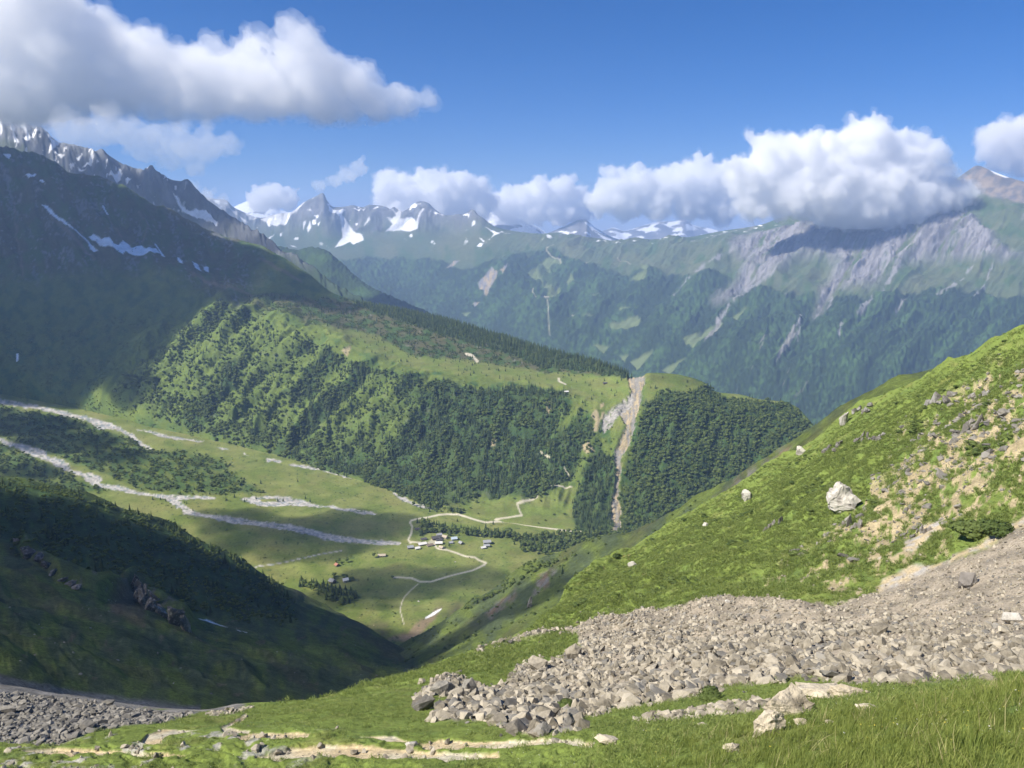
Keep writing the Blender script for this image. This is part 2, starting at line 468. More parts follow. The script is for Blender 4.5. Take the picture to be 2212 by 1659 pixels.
for p in ([(305, 560), (340, 520), (400, 465), (440, 500), (410, 570), (370, 640), (350, 640), (350, 610), (320, 600)], [(275, 680), (320, 680), (290, 700)], [(455, 490), (510, 440), (500, 470), (470, 510)], [(100, 450), (150, 390), (190, 395), (140, 430)]):
    k = inside(U + w1 * .4, V + w2 * .4, R2(p), 1.6)
    c = mix(c, mix(TAN * .75, SHALE * 1.2, sm(-.2, .3, fbm(U * 2, V * .6, 14, 3, 58))), k)
c = mix(c, ROCK * 1.1, 0.8 * sm(0.5, 0.62, fbm(q * 1.3, V * .3, 30, 4, 59)) * inside(U, V, [(1560, 640), (1900, 620), (1950, 700), (1750, 860), (1500, 830), (1480, 720)], 20))
for ln, wd in (([(1400, 1150), (1340, 1220), (1290, 1290)], 6), ([(1220, 1330), (1180, 1390), (1135, 1455)], 9), ([(1440, 1340), (1380, 1420)], 4), ([(905, 1270), (890, 1350), (865, 1440)], 6), ([(620, 1180), (420, 1260), (330, 1360), (220, 1480)], 7), ([(965, 1290), (945, 1370)], 6), ([(760, 1440), (740, 1600)], 4), ([(1020, 1540), (1005, 1620)], 4), ([(330, 1020), (200, 1100), (60, 1160)], 4), ([(1900, 1120), (1760, 1260), (1640, 1320)], 4), ([(2000, 1130), (1960, 1240), (1880, 1330)], 3), ([(520, 1130), (380, 1290)], 5), ([(80, 1180), (20, 1230), (-60, 1300)], 4), ([(420, 800), (250, 880), (60, 960)], 3)):
    k = along(U + fbm(U, V, 10, 3, 65) * 5, V + fbm(U, V, 10, 3, 66) * 5, R3(ln), wd, 1.5) * sm(-.5, .1, fbm(U, V, 16, 3, 67))
    c = mix(c, SHALE * 1.5, k * .85)
snowm = np.zeros(U.shape)
for p in ([(20, 170), (130, 190), (130, 250), (70, 220)], [(150, 220), (210, 250), (190, 270)], [(330, 290), (430, 320), (430, 360), (370, 365)], [(450, 340), (600, 290), (690, 285), (740, 250), (800, 195), (800, 225), (740, 290), (660, 385), (590, 400), (520, 390)],
          [(520, 480), (560, 455), (520, 495)], [(790, 390), (815, 385), (790, 430)], [(820, 420), (855, 385), (855, 420), (830, 440)], [(985, 235), (1040, 290), (1130, 280), (1100, 330), (1130, 370), (1160, 400), (1190, 440), (1260, 460), (1270, 500), (1190, 540), (1160, 515), (1090, 550), (1045, 565), (1100, 490), (1090, 400), (1070, 340), (1000, 300)],
          [(1190, 270), (1290, 290), (1280, 310), (1200, 300)], [(1280, 415), (1320, 365), (1330, 385)], [(1470, 255), (1530, 330), (1590, 280), (1560, 380), (1660, 350), (1690, 390), (1740, 270), (1750, 290), (1700, 420), (1640, 440), (1540, 435), (1450, 445), (1500, 400), (1460, 360), (1500, 370), (1530, 350)],
          [(690, 530), (735, 550), (710, 545)], [(1850, 310), (1920, 310), (1890, 345)], [(820, 300), (860, 300), (850, 315)], [(210, 285), (270, 300), (265, 330), (240, 310)], [(290, 340), (360, 380), (340, 390)]):
    snowm = np.maximum(snowm, inside(U + w1 * .35, V + w2 * .35, R1(p), 1.5))
for p in ([(360, 190), (400, 210), (440, 230), (480, 220), (470, 205), (450, 240), (400, 260), (420, 240)], [(300, 310), (325, 285), (345, 295), (330, 315)], [(235, 100), (255, 100), (250, 125)], [(320, 250), (350, 285), (355, 275)], [(740, 205), (800, 220), (790, 228)], [(1170, 240), (1250, 262), (1240, 268)]):
    snowm = np.maximum(snowm, inside(U + w1 * .2, V + w2 * .2, R2(p), 1.5))
snowm = np.maximum(snowm, inside(U, V, R3([(1990, 445), (2060, 460), (2135, 492), (2090, 495), (2020, 468)]), 1.2))
snowm = np.maximum(snowm, sm(.44, .5, fbm(U * .6, V * 2.6, 16, 3, 63)) * sm(30, 16, V - far.V[far.top][None]) * sm(1080, 1120, U) * sm(1720, 1640, U))
snowm = np.maximum(snowm, sm(.26, .36, fbm(U + .3 * V, V, 24, 5, 64) - .45 * gul_f) * sm(545, 500, V + 10 * w1 / 9) * sm(1110, 1060, U))
snowm *= 1 - .55 * sm(.25, .5, gul_f) * snowrock
c = mix(c, SNOW, snowm)
for p, wd in (([(815, 315), (770, 345), (770, 380), (800, 410), (860, 430), (865, 455)], 2.2), ([(680, 640), (675, 670), (700, 690)], 2.2), ([(755, 705), (785, 712)], 3), ([(775, 720), (790, 920)], 1.6), ([(940, 815), (950, 840)], 3), ([(1060, 445), (1030, 462), (1035, 480)], 2), ([(1245, 420), (1250, 440), (1330, 470)], 1.8)):
    c = mix(c, TRACK * .8, .8 * along(U, V, R2(p), wd, .8))
o = far.build('mountain_range', m_far, c)[0]
tag(o, kind='structure')

# ------------------------------------------------------------------ mountains on the left, behind
Z1 = lambda p: mp(p, 0, 219.4, 1 / 3.0)
g2 = ridge_sheet([(480, 500, 6200), (560, 520, 6200), (608, 537, 6100), (640, 545, 6000), (660, 540, 6000), (676, 537, 5900), (701, 542, 5800), (739, 572, 5700), (780, 608, 5500), (821, 632, 5300), (859, 651, 5100), (900, 668, 5000), (960, 700, 4900)],
                 np.arange(480, 960, 2.2), 0.82, 170, (40, 36, 6))
relief(g2, 45, 700, 5, 71)
c = mix(WOOD, SHRUB, sm(-.1, .5, fbm(g2.U, g2.V, 24, 4, 72)))
g2.P[..., 2] += 9 * fbm(g2.U, g2.V, 6, 2, 73)
tag(g2.build('mountain_spur', m_far, c)[0], kind='structure')

gc = [(-900, 235, 5000), (-300, 225, 5000), (0, 259, 5000), (20, 257, 5000), (43, 264, 5000), (67, 277, 5000), (100, 292, 5000), (133, 314, 5000), (170, 322, 5000), (207, 331, 5000), (220, 326, 5000), (234, 338, 5000), (247, 346, 5000), (277, 363, 5000),
      (300, 368, 5000), (313, 371, 4980), (323, 362, 4950), (335, 371, 4930), (347, 379, 4900), (377, 393, 4850), (403, 396, 4800), (417, 406, 4750), (430, 423, 4700), (467, 449, 4600), (500, 473, 4500), (533, 496, 4400), (573, 519, 4250), (608, 545, 4100),
      (640, 565, 3980), (665, 574, 3900), (698, 602, 3800), (731, 624, 3700), (763, 643, 3600), (800, 665, 3500), (860, 700, 3400)]
g = ridge_sheet(gc, frame_cols(-30, 860, 2.2, -900, None, 30), 0.8, 230, (60, 70, 8))
U, V = g.U, g.V
hi = sm(150, 0, V - g.V[g.top][None])
relief(g, 70 * (1 - .7 * sm(1.5, 2, g.t)), 900, 5, 75, .75)
g.P[..., 2] += 60 * hi * sm(2.0, 1.6, g.t) * ridged(U - .2 * V, V * .3, 40, 4, 77)
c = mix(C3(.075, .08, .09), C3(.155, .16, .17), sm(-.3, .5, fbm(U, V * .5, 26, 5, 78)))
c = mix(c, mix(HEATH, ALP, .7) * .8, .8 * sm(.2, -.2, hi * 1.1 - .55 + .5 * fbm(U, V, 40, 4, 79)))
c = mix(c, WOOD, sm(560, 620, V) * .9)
sn = np.zeros(U.shape); w1 = fbm(U, V, 14, 3, 80) * 3.2; w2 = fbm(U, V, 14, 3, 81) * 3.2
for p in ([(60, 190), (100, 190), (105, 260), (130, 320), (95, 320), (90, 260)], [(150, 190), (185, 185), (170, 230), (205, 310), (190, 340), (160, 310), (180, 300), (165, 260), (140, 225)], [(0, 190), (15, 220), (30, 260), (20, 285), (5, 240)],
          [(310, 290), (350, 300), (385, 295), (380, 340), (345, 400), (320, 390), (345, 350)], [(600, 340), (615, 335), (610, 400), (615, 430), (590, 480), (540, 470), (550, 455), (580, 455), (600, 410)], [(780, 470), (800, 510), (760, 550), (705, 520), (740, 510)],
          [(1125, 640), (1145, 650), (1210, 750), (1250, 750), (1340, 770), (1410, 820), (1410, 855), (1350, 835), (1290, 800), (1220, 770), (1190, 750)], [(360, 410), (430, 425), (410, 445)], [(500, 415), (540, 410), (515, 435)], [(205, 310), (270, 270), (230, 305)], [(235, 205), (285, 180), (270, 195)],
          [(330, 260), (380, 225), (350, 260)], [(820, 550), (850, 560), (830, 590)], [(510, 470), (560, 490), (520, 490)]):
    sn = np.maximum(sn, inside(U + w1, V + w2, Z1(p), 1.3))
sn = np.maximum(sn, sm(.42, .52, fbm(U * 1.4 + .3 * V, V * .6, 18, 4, 82)) * hi * sm(420, 380, U))
c = mix(c, SNOW, sn)
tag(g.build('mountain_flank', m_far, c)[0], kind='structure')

# ------------------------------------------------------------------ the dark mountainside, the wooded moraine and its plateau
def floor_d(U, V):
    a, b, c_ = ray(U, V)
    return b * (-567.6 / (c_ + 0.056 * a))

base = [(-900, 770), (-300, 806), (0, 848), (230, 894), (330, 922), (430, 943), (640, 996), (760, 1034), (900, 1082), (1050, 1125), (1200, 1146), (1330, 1160), (1450, 1190), (1600, 1215), (1850, 1260)]
crest = [(-900, 200, 3000), (-300, 260, 3200), (0, 326, 3250), (20, 328, 3250), (43, 331, 3250), (70, 334, 3250), (100, 348, 3240), (133, 366, 3230), (157, 379, 3220), (187, 383, 3210), (207, 384, 3200), (230, 394, 3190), (253, 404, 3180), (277, 416, 3170),
         (300, 433, 3160), (333, 449, 3150), (367, 463, 3140), (400, 479, 3120), (433, 496, 3100), (467, 509, 3070), (500, 516, 3050), (533, 523, 3000), (567, 531, 2960), (587, 543, 2920), (613, 556, 2880), (643, 576, 2830), (667, 591, 2780), (690, 611, 2730),
         (712, 629, 2690), (737, 640, 2650), (766, 652, 2620), (848, 668, 2560), (930, 684, 2480), (993, 699, 2400), (1033, 712, 2360), (1104, 733, 2280), (1183, 757, 2170), (1239, 770, 2080), (1302, 788, 1970), (1342, 801, 1890), (1365, 812, 1830), (1374, 811, 1800),
         (1390, 808, 1785), (1406, 806, 1770), (1450, 808, 1770), (1489, 815, 1770), (1519, 825, 1775), (1551, 847, 1780), (1598, 852, 1785), (1635, 862, 1780), (1691, 869, 1740), (1721, 880, 1720), (1741, 901, 1690), (1765, 928, 1660), (1800, 962, 1630), (1850, 1010, 1600)]
rows = [
 [(u, v, float(floor_d(u, v)) - 6) for u, v in base],
 [(-900, 740, 2500), (-300, 780, 2350), (0, 812, 2260), (200, 838, 2160), (330, 870, 2075), (440, 895, 1985), (550, 928, 1915), (700, 972, 1800), (870, 1030, 1645), (1060, 1072, 1545), (1220, 1092, 1515), (1330, 1102, 1500), (1500, 1112, 1490), (1720, 1125, 1480), (1850, 1160, 1460)],
 [(-900, 640, 2600), (-300, 700, 2450), (0, 730, 2380), (200, 740, 2330), (330, 750, 2270), (440, 790, 2150), (550, 820, 2080), (700, 860, 1950), (870, 920, 1800), (1060, 960, 1690), (1220, 980, 1640), (1330, 1000, 1600), (1390, 985, 1600), (1500, 985, 1600), (1600, 990, 1590), (1720, 1010, 1570), (1850, 1070, 1530)],
 [(-900, 500, 2750), (-300, 560, 2650), (0, 610, 2600), (200, 590, 2600), (330, 585, 2600), (440, 630, 2450), (550, 690, 2280), (700, 715, 2150), (780, 770, 2000), (870, 820, 1900), (1060, 832, 1850), (1220, 850, 1790), (1330, 880, 1720), (1390, 872, 1700), (1500, 882, 1690), (1600, 900, 1670), (1720, 932, 1640), (1850, 1035, 1560)],
 [(-900, 270, 2850), (-300, 400, 2850), (0, 470, 2900), (207, 490, 2880), (330, 530, 2830), (480, 592, 2700), (600, 645, 2500), (737, 685, 2380), (930, 745, 2150), (1104, 788, 2040), (1239, 812, 1930), (1342, 832, 1800), (1406, 828, 1755), (1500, 840, 1750), (1600, 870, 1735), (1700, 893, 1695), (1765, 945, 1640), (1850, 1020, 1585)],
 crest,
 [(u, v + 45, d * 1.15) for u, v, d in crest[::4] + [crest[-1]]],
 [(u, v + 260, d * 1.5) for u, v, d in crest[::4] + [crest[-1]]],
]
ef = Sheet(rows, frame_cols(-20, 1850, 2.7, -900, None, 30), (30, 62, 70, 54, 50, 6, 4), crest=5)
U, V = ef.U, ef.V
X, Y = ef.P[..., 0], ef.P[..., 1]
w1 = fbm(U, V, 36, 4, 91); w2 = fbm(U, V, 36, 4, 92)
body = sm(0.1, .9, ef.t) * sm(5.6, 5.0, ef.t)
ef.P[..., 2] -= 12 * sm(.2, 0, ef.t)
q = U + 0.95 * V + 18 * w1
gul = inside(U, V, [(180, 900), (330, 690), (480, 645), (620, 690), (760, 780), (950, 850), (1000, 1000), (640, 980), (400, 930)], 60)
rib = ridged(q, V * .25, 85, 3, 93)
ef.P[..., 2] += body * gul * 52 * rib
rib2 = ridged(q + 20, V * .25, 85, 3, 93)
ef.P[..., 2] += body * (10 * fbm(X, Y, 220, 4, 94) + 5 * ridged(X, Y, 60, 3, 95)) * (1 - .75 * sm(3.1, 3.5, ef.t) * sm(500, 700, U))
ef.P[..., 2] += body * 26 * ridged(U - .3 * V, V * .3, 80, 4, 96) * sm(520, 380, U) * sm(2.5, 3.6, ef.t)
ef.P[..., 2] += body * 17 * ridged(U + .25 * V, V * .2, 60, 3, 98) * sm(820, 980, U) * sm(3.2, 2.6, ef.t) * sm(.6, 1.2, ef.t)

e1 = fbm(U, V, 7, 3, 85); e2 = fbm(U, V, 7, 3, 86)
scar = inside(U + w1 * 5 + 5 * e1, V + w2 * 3 + 5 * e2, [(1360, 820), (1362, 851), (1345, 880), (1336, 898), (1345, 915), (1352, 930), (1350, 937), (1340, 958), (1330, 986), (1328, 1006), (1328, 1046), (1322, 1077), (1321, 1118), (1326, 1146), (1342, 1146), (1344, 1095), (1337, 1093), (1337, 1065), (1344, 1006), (1360, 962), (1372, 932), (1380, 891), (1392, 827), (1390, 809), (1370, 812)], 1.6)
scar = np.maximum(scar, inside(U, V, [(1355, 812), (1372, 806), (1392, 804), (1393, 830), (1360, 835)], 1.5))
tongue = inside(U + w1 * 5 + 6 * e1, V + w2 * 5 + 6 * e2, [(1366, 846), (1336, 876), (1309, 900), (1298, 922), (1306, 938), (1322, 926), (1334, 908), (1352, 886), (1370, 862)], 2.4) * sm(-.75, -.25, e1 + .5 * e2)
ef.P[..., 2] -= 5 * np.maximum(scar, tongue) * body + 4 * scar * ridged(U * 2, V * .3, 12, 2, 97) * body
# ground cover
heath = sm(560, 500, U) * sm(2.7, 3.3, ef.t) + sm(620, 480, U) * sm(3.6, 4.2, ef.t)
heath = np.clip(heath, 0, 1)
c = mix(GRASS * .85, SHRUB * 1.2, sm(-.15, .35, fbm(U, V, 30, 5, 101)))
plateau = inside(U + w1 * 10, V + w2 * 6, [(640, 640), (760, 650), (930, 690), (1104, 738), (1239, 775), (1372, 815), (1240, 812), (1130, 800), (1000, 780), (900, 775), (800, 725), (690, 708), (540, 680), (520, 640)], 6)
c = mix(c, mix(HEATH * 1.1, SHRUB, sm(-.2, .25, fbm(U, V * 1.8, 26, 5, 102))), plateau * .9)
mead = inside(U + w1 * 10, V + w2 * 5, [(690, 703), (800, 720), (900, 772), (1000, 778), (1130, 797), (1240, 812), (1372, 815), (1362, 850), (1320, 890), (1240, 900), (1230, 850), (1150, 832), (1020, 812), (900, 806), (800, 772), (700, 727)], 5)
mead = np.maximum(mead, inside(U + w1 * 6, V + w2 * 5, [(960, 1068), (1010, 1050), (1140, 1085), (1240, 1060), (1290, 1050), (1326, 1110), (1330, 1160), (1150, 1150), (1000, 1120), (900, 1100)], 5))
mead = np.maximum(mead, .9 * inside(U + w1 * 8, V + w2 * 6, [(1392, 806), (1500, 818), (1530, 840), (1490, 850), (1425, 852), (1392, 880)], 4))
mead = np.maximum(mead, inside(U + w1 * 3, V + w2 * 2, [(1552, 846), (1598, 850), (1640, 861), (1700, 870), (1640, 872), (1590, 866)], 2))
mead = np.maximum(mead, inside(U + w1 * 4, V + w2 * 4, [(1340, 900), (1356, 885), (1352, 925), (1338, 945), (1322, 960), (1318, 940)], 3))
c = mix(c, mix(MEADOW * .85, GRASS, sm(-.3, .3, fbm(U, V * 2, 40, 4, 103))), mead)
c = mix(c, mix(mix(HEATH, SHRUB * 1.1, sm(-.2, .3, fbm(U, V, 50, 5, 104))), DROCK * 1.9, sm(.12, .45, .7 * fbm(U - .3 * V, V * .5, 30, 5, 105) + .5 * fbm(U, V, 7, 3, 107)) * .8), heath * .92)
for ln, wd in (([(30, 440), (38, 520), (48, 580), (52, 610)], 4), ([(225, 455), (240, 490), (262, 515)], 4), ([(110, 470), (160, 525), (200, 560)], 10), ([(300, 470), (320, 500), (310, 530)], 4), ([(560, 560), (620, 590), (650, 610)], 6), ([(420, 600), (470, 620), (540, 640)], 8)):
    c = mix(c, BROWN * 1.2, .6 * along(U + w1 * 8, V + w2 * 6, ln, wd, 2.5))
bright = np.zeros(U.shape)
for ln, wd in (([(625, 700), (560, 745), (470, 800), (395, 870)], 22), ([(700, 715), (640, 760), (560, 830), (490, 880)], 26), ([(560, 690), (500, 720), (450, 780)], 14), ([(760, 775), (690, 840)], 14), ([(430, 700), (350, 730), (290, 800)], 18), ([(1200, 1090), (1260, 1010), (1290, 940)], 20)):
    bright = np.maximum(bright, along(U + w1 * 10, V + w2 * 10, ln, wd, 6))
bright = np.maximum(bright * .8, gul * sm(.12, .42, rib2) * .9 * sm(1000, 820, U))  # grass on the ribs' sunward flanks: their lit side put into the colour
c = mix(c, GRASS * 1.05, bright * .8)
woodE = inside(U + w1 * 16, V + w2 * 12, [(320, 800), (420, 700), (480, 672), (560, 695), (600, 745), (700, 760), (780, 800), (870, 832), (1060, 850), (1130, 842), (1215, 850), (1228, 890), (1195, 955), (1255, 905), (1300, 950), (1310, 1020), (1240, 1050), (1150, 1090), (1050, 1072), (980, 1090), (900, 1085), (760, 1030), (640, 995), (520, 960), (430, 930), (330, 900), (250, 870)], 9)
woodR = inside(U + w1 * 10, V + w2 * 8, [(1396, 880), (1425, 852), (1490, 850), (1530, 838), (1560, 862), (1640, 872), (1700, 873), (1770, 930), (1850, 1010), (1850, 1250), (1340, 1160), (1340, 1100), (1362, 990), (1385, 920)], 6)
woodL = inside(U + w1 * 8, V + w2 * 8, [(1240, 1080), (1290, 990), (1325, 1000), (1326, 1070), (1318, 1160), (1250, 1160), (1235, 1120)], 5)
woodC = inside(U + w1 * 6, V + w2 * 3, [(760, 646), (930, 678), (1104, 728), (1239, 766), (1372, 806), (1345, 818), (1290, 806), (1180, 796), (1090, 765), (950, 722), (800, 672)], 4) * sm(5.25, 5.02, ef.t)
wooded = np.clip(np.maximum.reduce([woodE * (1 - .85 * bright), woodR, woodL, woodC * .9]), 0, 1)
c = mix(c, mix(WOOD * 1.2, SHRUB, sm(-.1, .4, fbm(U, V, 16, 3, 106))), wooded * .8)
for p in ([(1284, 893), (1292, 900), (1296, 915), (1290, 940), (1280, 942), (1286, 920), (1276, 910)], [(1300, 898), (1306, 895), (1302, 912), (1296, 914)], [(1296, 882), (1304, 874), (1306, 882), (1298, 890)], [(1066, 938), (1072, 948), (1070, 975), (1062, 975), (1060, 955)], [(1180, 880), (1196, 870), (1190, 895), (1182, 905)], [(738, 768), (760, 750), (750, 775)], [(1256, 975), (1270, 970), (1284, 985), (1268, 995)]):
    c = mix(c, TAN * .85, .85 * inside(U + w1 * 3, V + w2 * 3, p, 1.8))
rk = sm(.46, .6, fbm(U, V, 18, 3, 108)) * (plateau * .5 + heath * .9 + .2 * woodE)
c = mix(c, ROCK * 1.1, rk * .8)
pathE = np.zeros(U.shape)
for ln, wd in (([(1060, 1125), (1071, 1121), (1127, 1115), (1117, 1095), (1161, 1086), (1159, 1078)], 3.2), ([(1189, 1065), (1234, 1061)], 3), ([(1169, 985), (1187, 1003)], 3.4), ([(1220, 1023), (1232, 1035)], 3), ([(1007, 766), (1020, 769), (1025, 775), (1031, 782)], 6), ([(1207, 818), (1208, 824), (1221, 831)], 4), ([(887, 1170), (1091, 1129)], 0)):
    if wd:
        pathE = np.maximum(pathE, along(U, V, ln, wd, 1.0))
c = mix(c, TRACK, pathE)
c = mix(c, mix(GRAVEL * .5, TAN * .82, sm(-.25, .3, fbm(U * 2.4, V * .4, 14, 4, 109) + .4 * e1)), scar * sm(-.9, -.45, e2 + .4 * w1))
c = mix(c, mix(GRAVEL * .6, GRAVEL * .85, sm(-.2, .3, fbm(U + V, V, 6, 3, 110))), tongue)
snows = [Z1([(265, 695), (300, 700), (470, 850), (590, 930), (640, 975), (590, 965), (560, 920), (430, 830), (330, 750)]),
         Z1([(575, 885), (610, 880), (660, 920), (710, 920), (740, 965), (780, 960), (795, 915), (860, 965), (920, 965), (950, 995), (1010, 980), (1035, 1000), (930, 1018), (850, 1000), (812, 985), (800, 1008), (720, 975), (650, 945)]),
         Z1([(1003, 953), (1015, 958), (1068, 1012), (1048, 1010)]), Z1([(1148, 1020), (1165, 1025), (1188, 1065), (1162, 1055)]), Z1([(1250, 1063), (1280, 1070), (1302, 1115), (1272, 1112)]), Z1([(1318, 1083), (1348, 1090), (1352, 1117), (1325, 1107)]),
         Z1([(662, 685), (675, 690), (704, 742), (690, 735)]), Z1([(25, 363), (70, 372), (62, 398)]), Z1([(168, 492), (240, 488), (225, 500), (192, 518)]), Z1([(258, 538), (285, 548), (302, 575), (280, 565)]), Z1([(108, -768 * 3 + 2304 + 1640), (122, 1640), (116, 1700), (104, 1690)])]
split = np.zeros(ef.face_mean(U).shape, int)
snowE = np.zeros(U.shape)
names = {0: 'mountainside', 1: 'landslide_scar', 2: 'scree_tongue', 3: 'footpath'}
for i, p in enumerate(snows):
    k = inside(U + w1 * 1.6, V + w2 * 1.6, p, 1.2)
    snowE = np.maximum(snowE, k)
    split[largest_piece((ef.face_mean(k) > .45) & (ef.face_mean(ef.t) < 5))] = 10 + i
    names[10 + i] = 'snow_patch'
c = mix(c, SNOW, sm(.15, .5, snowE))
front = ef.face_mean(ef.t) < 5
split[(ef.face_mean(scar) > .5) & front] = 1
split[(ef.face_mean(tongue) > .5) & front & (split == 0)] = 2
split[(ef.face_mean(pathE) > .5) & front & (split == 0)] = 3
m_mid = mat_tint('mountainside ground', noises=((0.03, 0.18), (0.25, 0.22)))
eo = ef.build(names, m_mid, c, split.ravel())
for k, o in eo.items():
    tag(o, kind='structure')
SNOWL = ['long thin snow strip slanting down the dark mountainside', 'widest jagged snow patch on the dark mountainside', 'thin snow sliver just beyond the widest snow patch', 'small snow patch between the widest patch and the two lowest ones', 'larger of the two lowest snow patches on the dark mountainside',
         'smaller of the two lowest snow patches, next to the plateau', 'narrow upright snow sliver above the widest snow patch', 'small snow patch close under the skyline of the dark mountainside', 'small flat snow patch below the skyline at the picture edge', 'small drop of snow beside the flat patch below the skyline', 'tiny upright snow remnant low on the dark mountainside above the river']
for i, l in enumerate(SNOWL):
    if 10 + i in eo:
        o = eo[10 + i]; o['kind'] = 'thing'; tag(o, l, 'snow patch', 'snow patches on the dark mountainside')
EFo = eo[0]
EFX = dict(woodE=woodE * (1 - .85 * bright), woodR=woodR, woodL=woodL, woodC=woodC, plateau=plateau, mead=mead, heath=heath, block=np.maximum.reduce([scar, tongue, pathE, snowE]))

# ------------------------------------------------------------------ the valley floor with its river beds and tracks
topv = [(u, v - 28) for u, v in base]
bu = np.array([p[0] for p in topv], float); bv = np.array([p[1] for p in topv], float)
us = np.linspace(-900, 1850, 24)
def prow(vf):
    return [(u, vf(u), float(floor_d(u, vf(u)))) for u in us]
tv = lambda u: float(np.interp(u, bu, bv))
rows = [[(u, 1600., 400.) for u in us], [(u, 1510., 560.) for u in us], [(u, 1440., 760.) for u in us], [(u, 1400., 865.) for u in us], [(u, 1330., 985.) for u in us],
        prow(lambda u: 1262.0 if u < 1500 else 1290.), prow(lambda u: tv(u) + .66 * (1250 - tv(u))), prow(lambda u: tv(u) + .33 * (1245 - tv(u))), prow(tv)]
va = Sheet(rows, frame_cols(-20, 1500, 2.5, -900, 1850, 20), (4, 8, 14, 30, 30, 36, 44, 44), crest=8)
U, V = va.U, va.V
X, Y = va.P[..., 0], va.P[..., 1]
w1 = fbm(U, V, 30, 4, 111); w2 = fbm(U, V, 30, 4, 112)
z4 = lambda p: mp(p, 0, 768, 1 / 3.0)
z5 = lambda p: mp(p, 737.3, 768, 1 / 3.0)
z64 = lambda p: mp(p, 877.8, 1086.2, 0.0992)
va.P[..., 2] += 2.2 * fbm(X, Y, 120, 4, 113) + 7 * fbm(X, Y, 160, 4, 114) * sm(5.2, 3.8, va.t)
riv = np.zeros(U.shape)
for p in (z4([(-300, 230), (0, 280), (200, 315), (450, 365), (620, 410), (730, 445), (780, 470), (860, 510), (920, 560), (990, 605), (980, 612), (900, 572), (840, 528), (760, 482), (700, 472), (650, 482), (600, 450), (560, 420), (440, 395), (250, 350), (100, 325), (0, 310), (-300, 260)]),
          z4([(860, 470), (1010, 495), (1080, 518), (1200, 538), (1320, 553), (1310, 563), (1150, 548), (1060, 534), (960, 500)]), z4([(1400, 592), (1490, 607), (1450, 614)]), z4([(1575, 628), (1622, 650), (1590, 648)]), z4([(1720, 665), (1830, 688), (1820, 702), (1740, 688)]),
          z4([(1870, 703), (2000, 713), (2080, 723), (2212, 760), (2290, 785), (2280, 795), (2212, 780), (2080, 742), (1980, 727), (1890, 717)]),
          z4([(-300, 470), (0, 530), (60, 555), (150, 570), (290, 610), (310, 650), (420, 680), (470, 735), (540, 755), (660, 775), (640, 830), (740, 840), (800, 850), (900, 880), (960, 895), (1130, 905), (1380, 920), (1390, 932), (1200, 932), (1150, 940), (1240, 1000), (1300, 1020), (1500, 1040), (1700, 1080), (1900, 1100), (2100, 1150), (2212, 1165), (2362, 1190), (2600, 1205), (2590, 1220), (2460, 1226), (2212, 1205), (2080, 1185), (1900, 1140), (1700, 1110), (1500, 1085), (1350, 1050), (1200, 1030), (1150, 990), (1080, 935), (960, 910), (860, 895), (780, 880), (700, 862), (640, 852), (570, 820), (530, 780), (420, 740), (330, 690), (200, 640), (120, 610), (60, 580), (0, 555), (-300, 510)]),
          z4([(1550, 935), (1640, 913), (1800, 915), (1950, 930), (2050, 968), (2150, 973), (2212, 983), (2312, 998), (2450, 1022), (2410, 1036), (2290, 1016), (2212, 1002), (2100, 982), (1900, 974), (1700, 978), (1620, 952)]),
          z5([(310, 850), (380, 900), (470, 950), (560, 975), (590, 995), (480, 970), (380, 935), (330, 880)]), z5([(560, 885), (600, 905), (640, 935), (600, 920)])):
    riv = np.maximum(riv, inside(U + w1 * 5 + 6 * fbm(U, V, 9, 2, 115), V + w2 * 2.2 + 2.6 * fbm(U * .6, V, 7, 3, 116), p, 1.1))
isle = inside(U, V, z4([(1680, 935), (1780, 928), (1800, 945), (1700, 950)]), 1)
riv *= 1 - isle
riv = np.maximum(riv, along(U, V, z4([(1640, 1375), (1680, 1360), (1800, 1345), (1950, 1315), (2080, 1285), (2212, 1262)]), 2.2, .8))
track = np.zeros(U.shape)
T1 = z64([(90, 870), (40, 800), (110, 650), (130, 520), (80, 430), (110, 385), (210, 355), (450, 320), (700, 260), (900, 245), (1130, 255), (1300, 310), (1500, 370), (1720, 430), (1900, 410), (2150, 400)]) + [(1140, 1134), (1184, 1141), (1231, 1148), (1277, 1150), (1330, 1152)]
T2 = z64([(620, 910), (650, 990), (720, 1020), (880, 1035), (1100, 1100), (1300, 1170), (1490, 1190), (1580, 1250), (1740, 1310), (1650, 1370)]) + z5([(930, 1355), (850, 1390), (700, 1430), (580, 1465), (510, 1465), (450, 1445), (340, 1440)])
T3 = z5([(500, 1480), (450, 1520), (410, 1560), (390, 1600), (380, 1650), (400, 1720), (405, 1740)])
T4 = z64([(90, 852), (300, 855)]); T5 = z64([(330, 840), (560, 770), (620, 800)])
for ln, wd in ((T1, 3.6), (T2, 3.4), (T3, 1.8), (T4, 3.2)):
    track = np.maximum(track, along(U + w1 * .6, V + w2 * .5, ln, wd, 1.0))
yard = inside(U + w1, V + w2, z64([(430, 880), (560, 770), (640, 760), (700, 860), (640, 930), (480, 930)]), 1.5)
c = mix(MEADOW, GRASS * .95, sm(-.25, .35, fbm(U, V * 2.2, 60, 5, 121)))
c = mix(c, DRY * .95, .5 * sm(0, .5, fbm(U, V * 2.5, 90, 4, 122)))
thick = inside(U + w1 * 9, V + w2 * 5, z4([(-400, 330), (0, 330), (250, 370), (540, 430), (700, 490), (860, 560), (1000, 620), (1200, 620), (1450, 690), (1560, 800), (1700, 880), (1400, 900), (1100, 890), (900, 860), (660, 760), (480, 700), (330, 640), (0, 520), (-400, 440)]), 6)
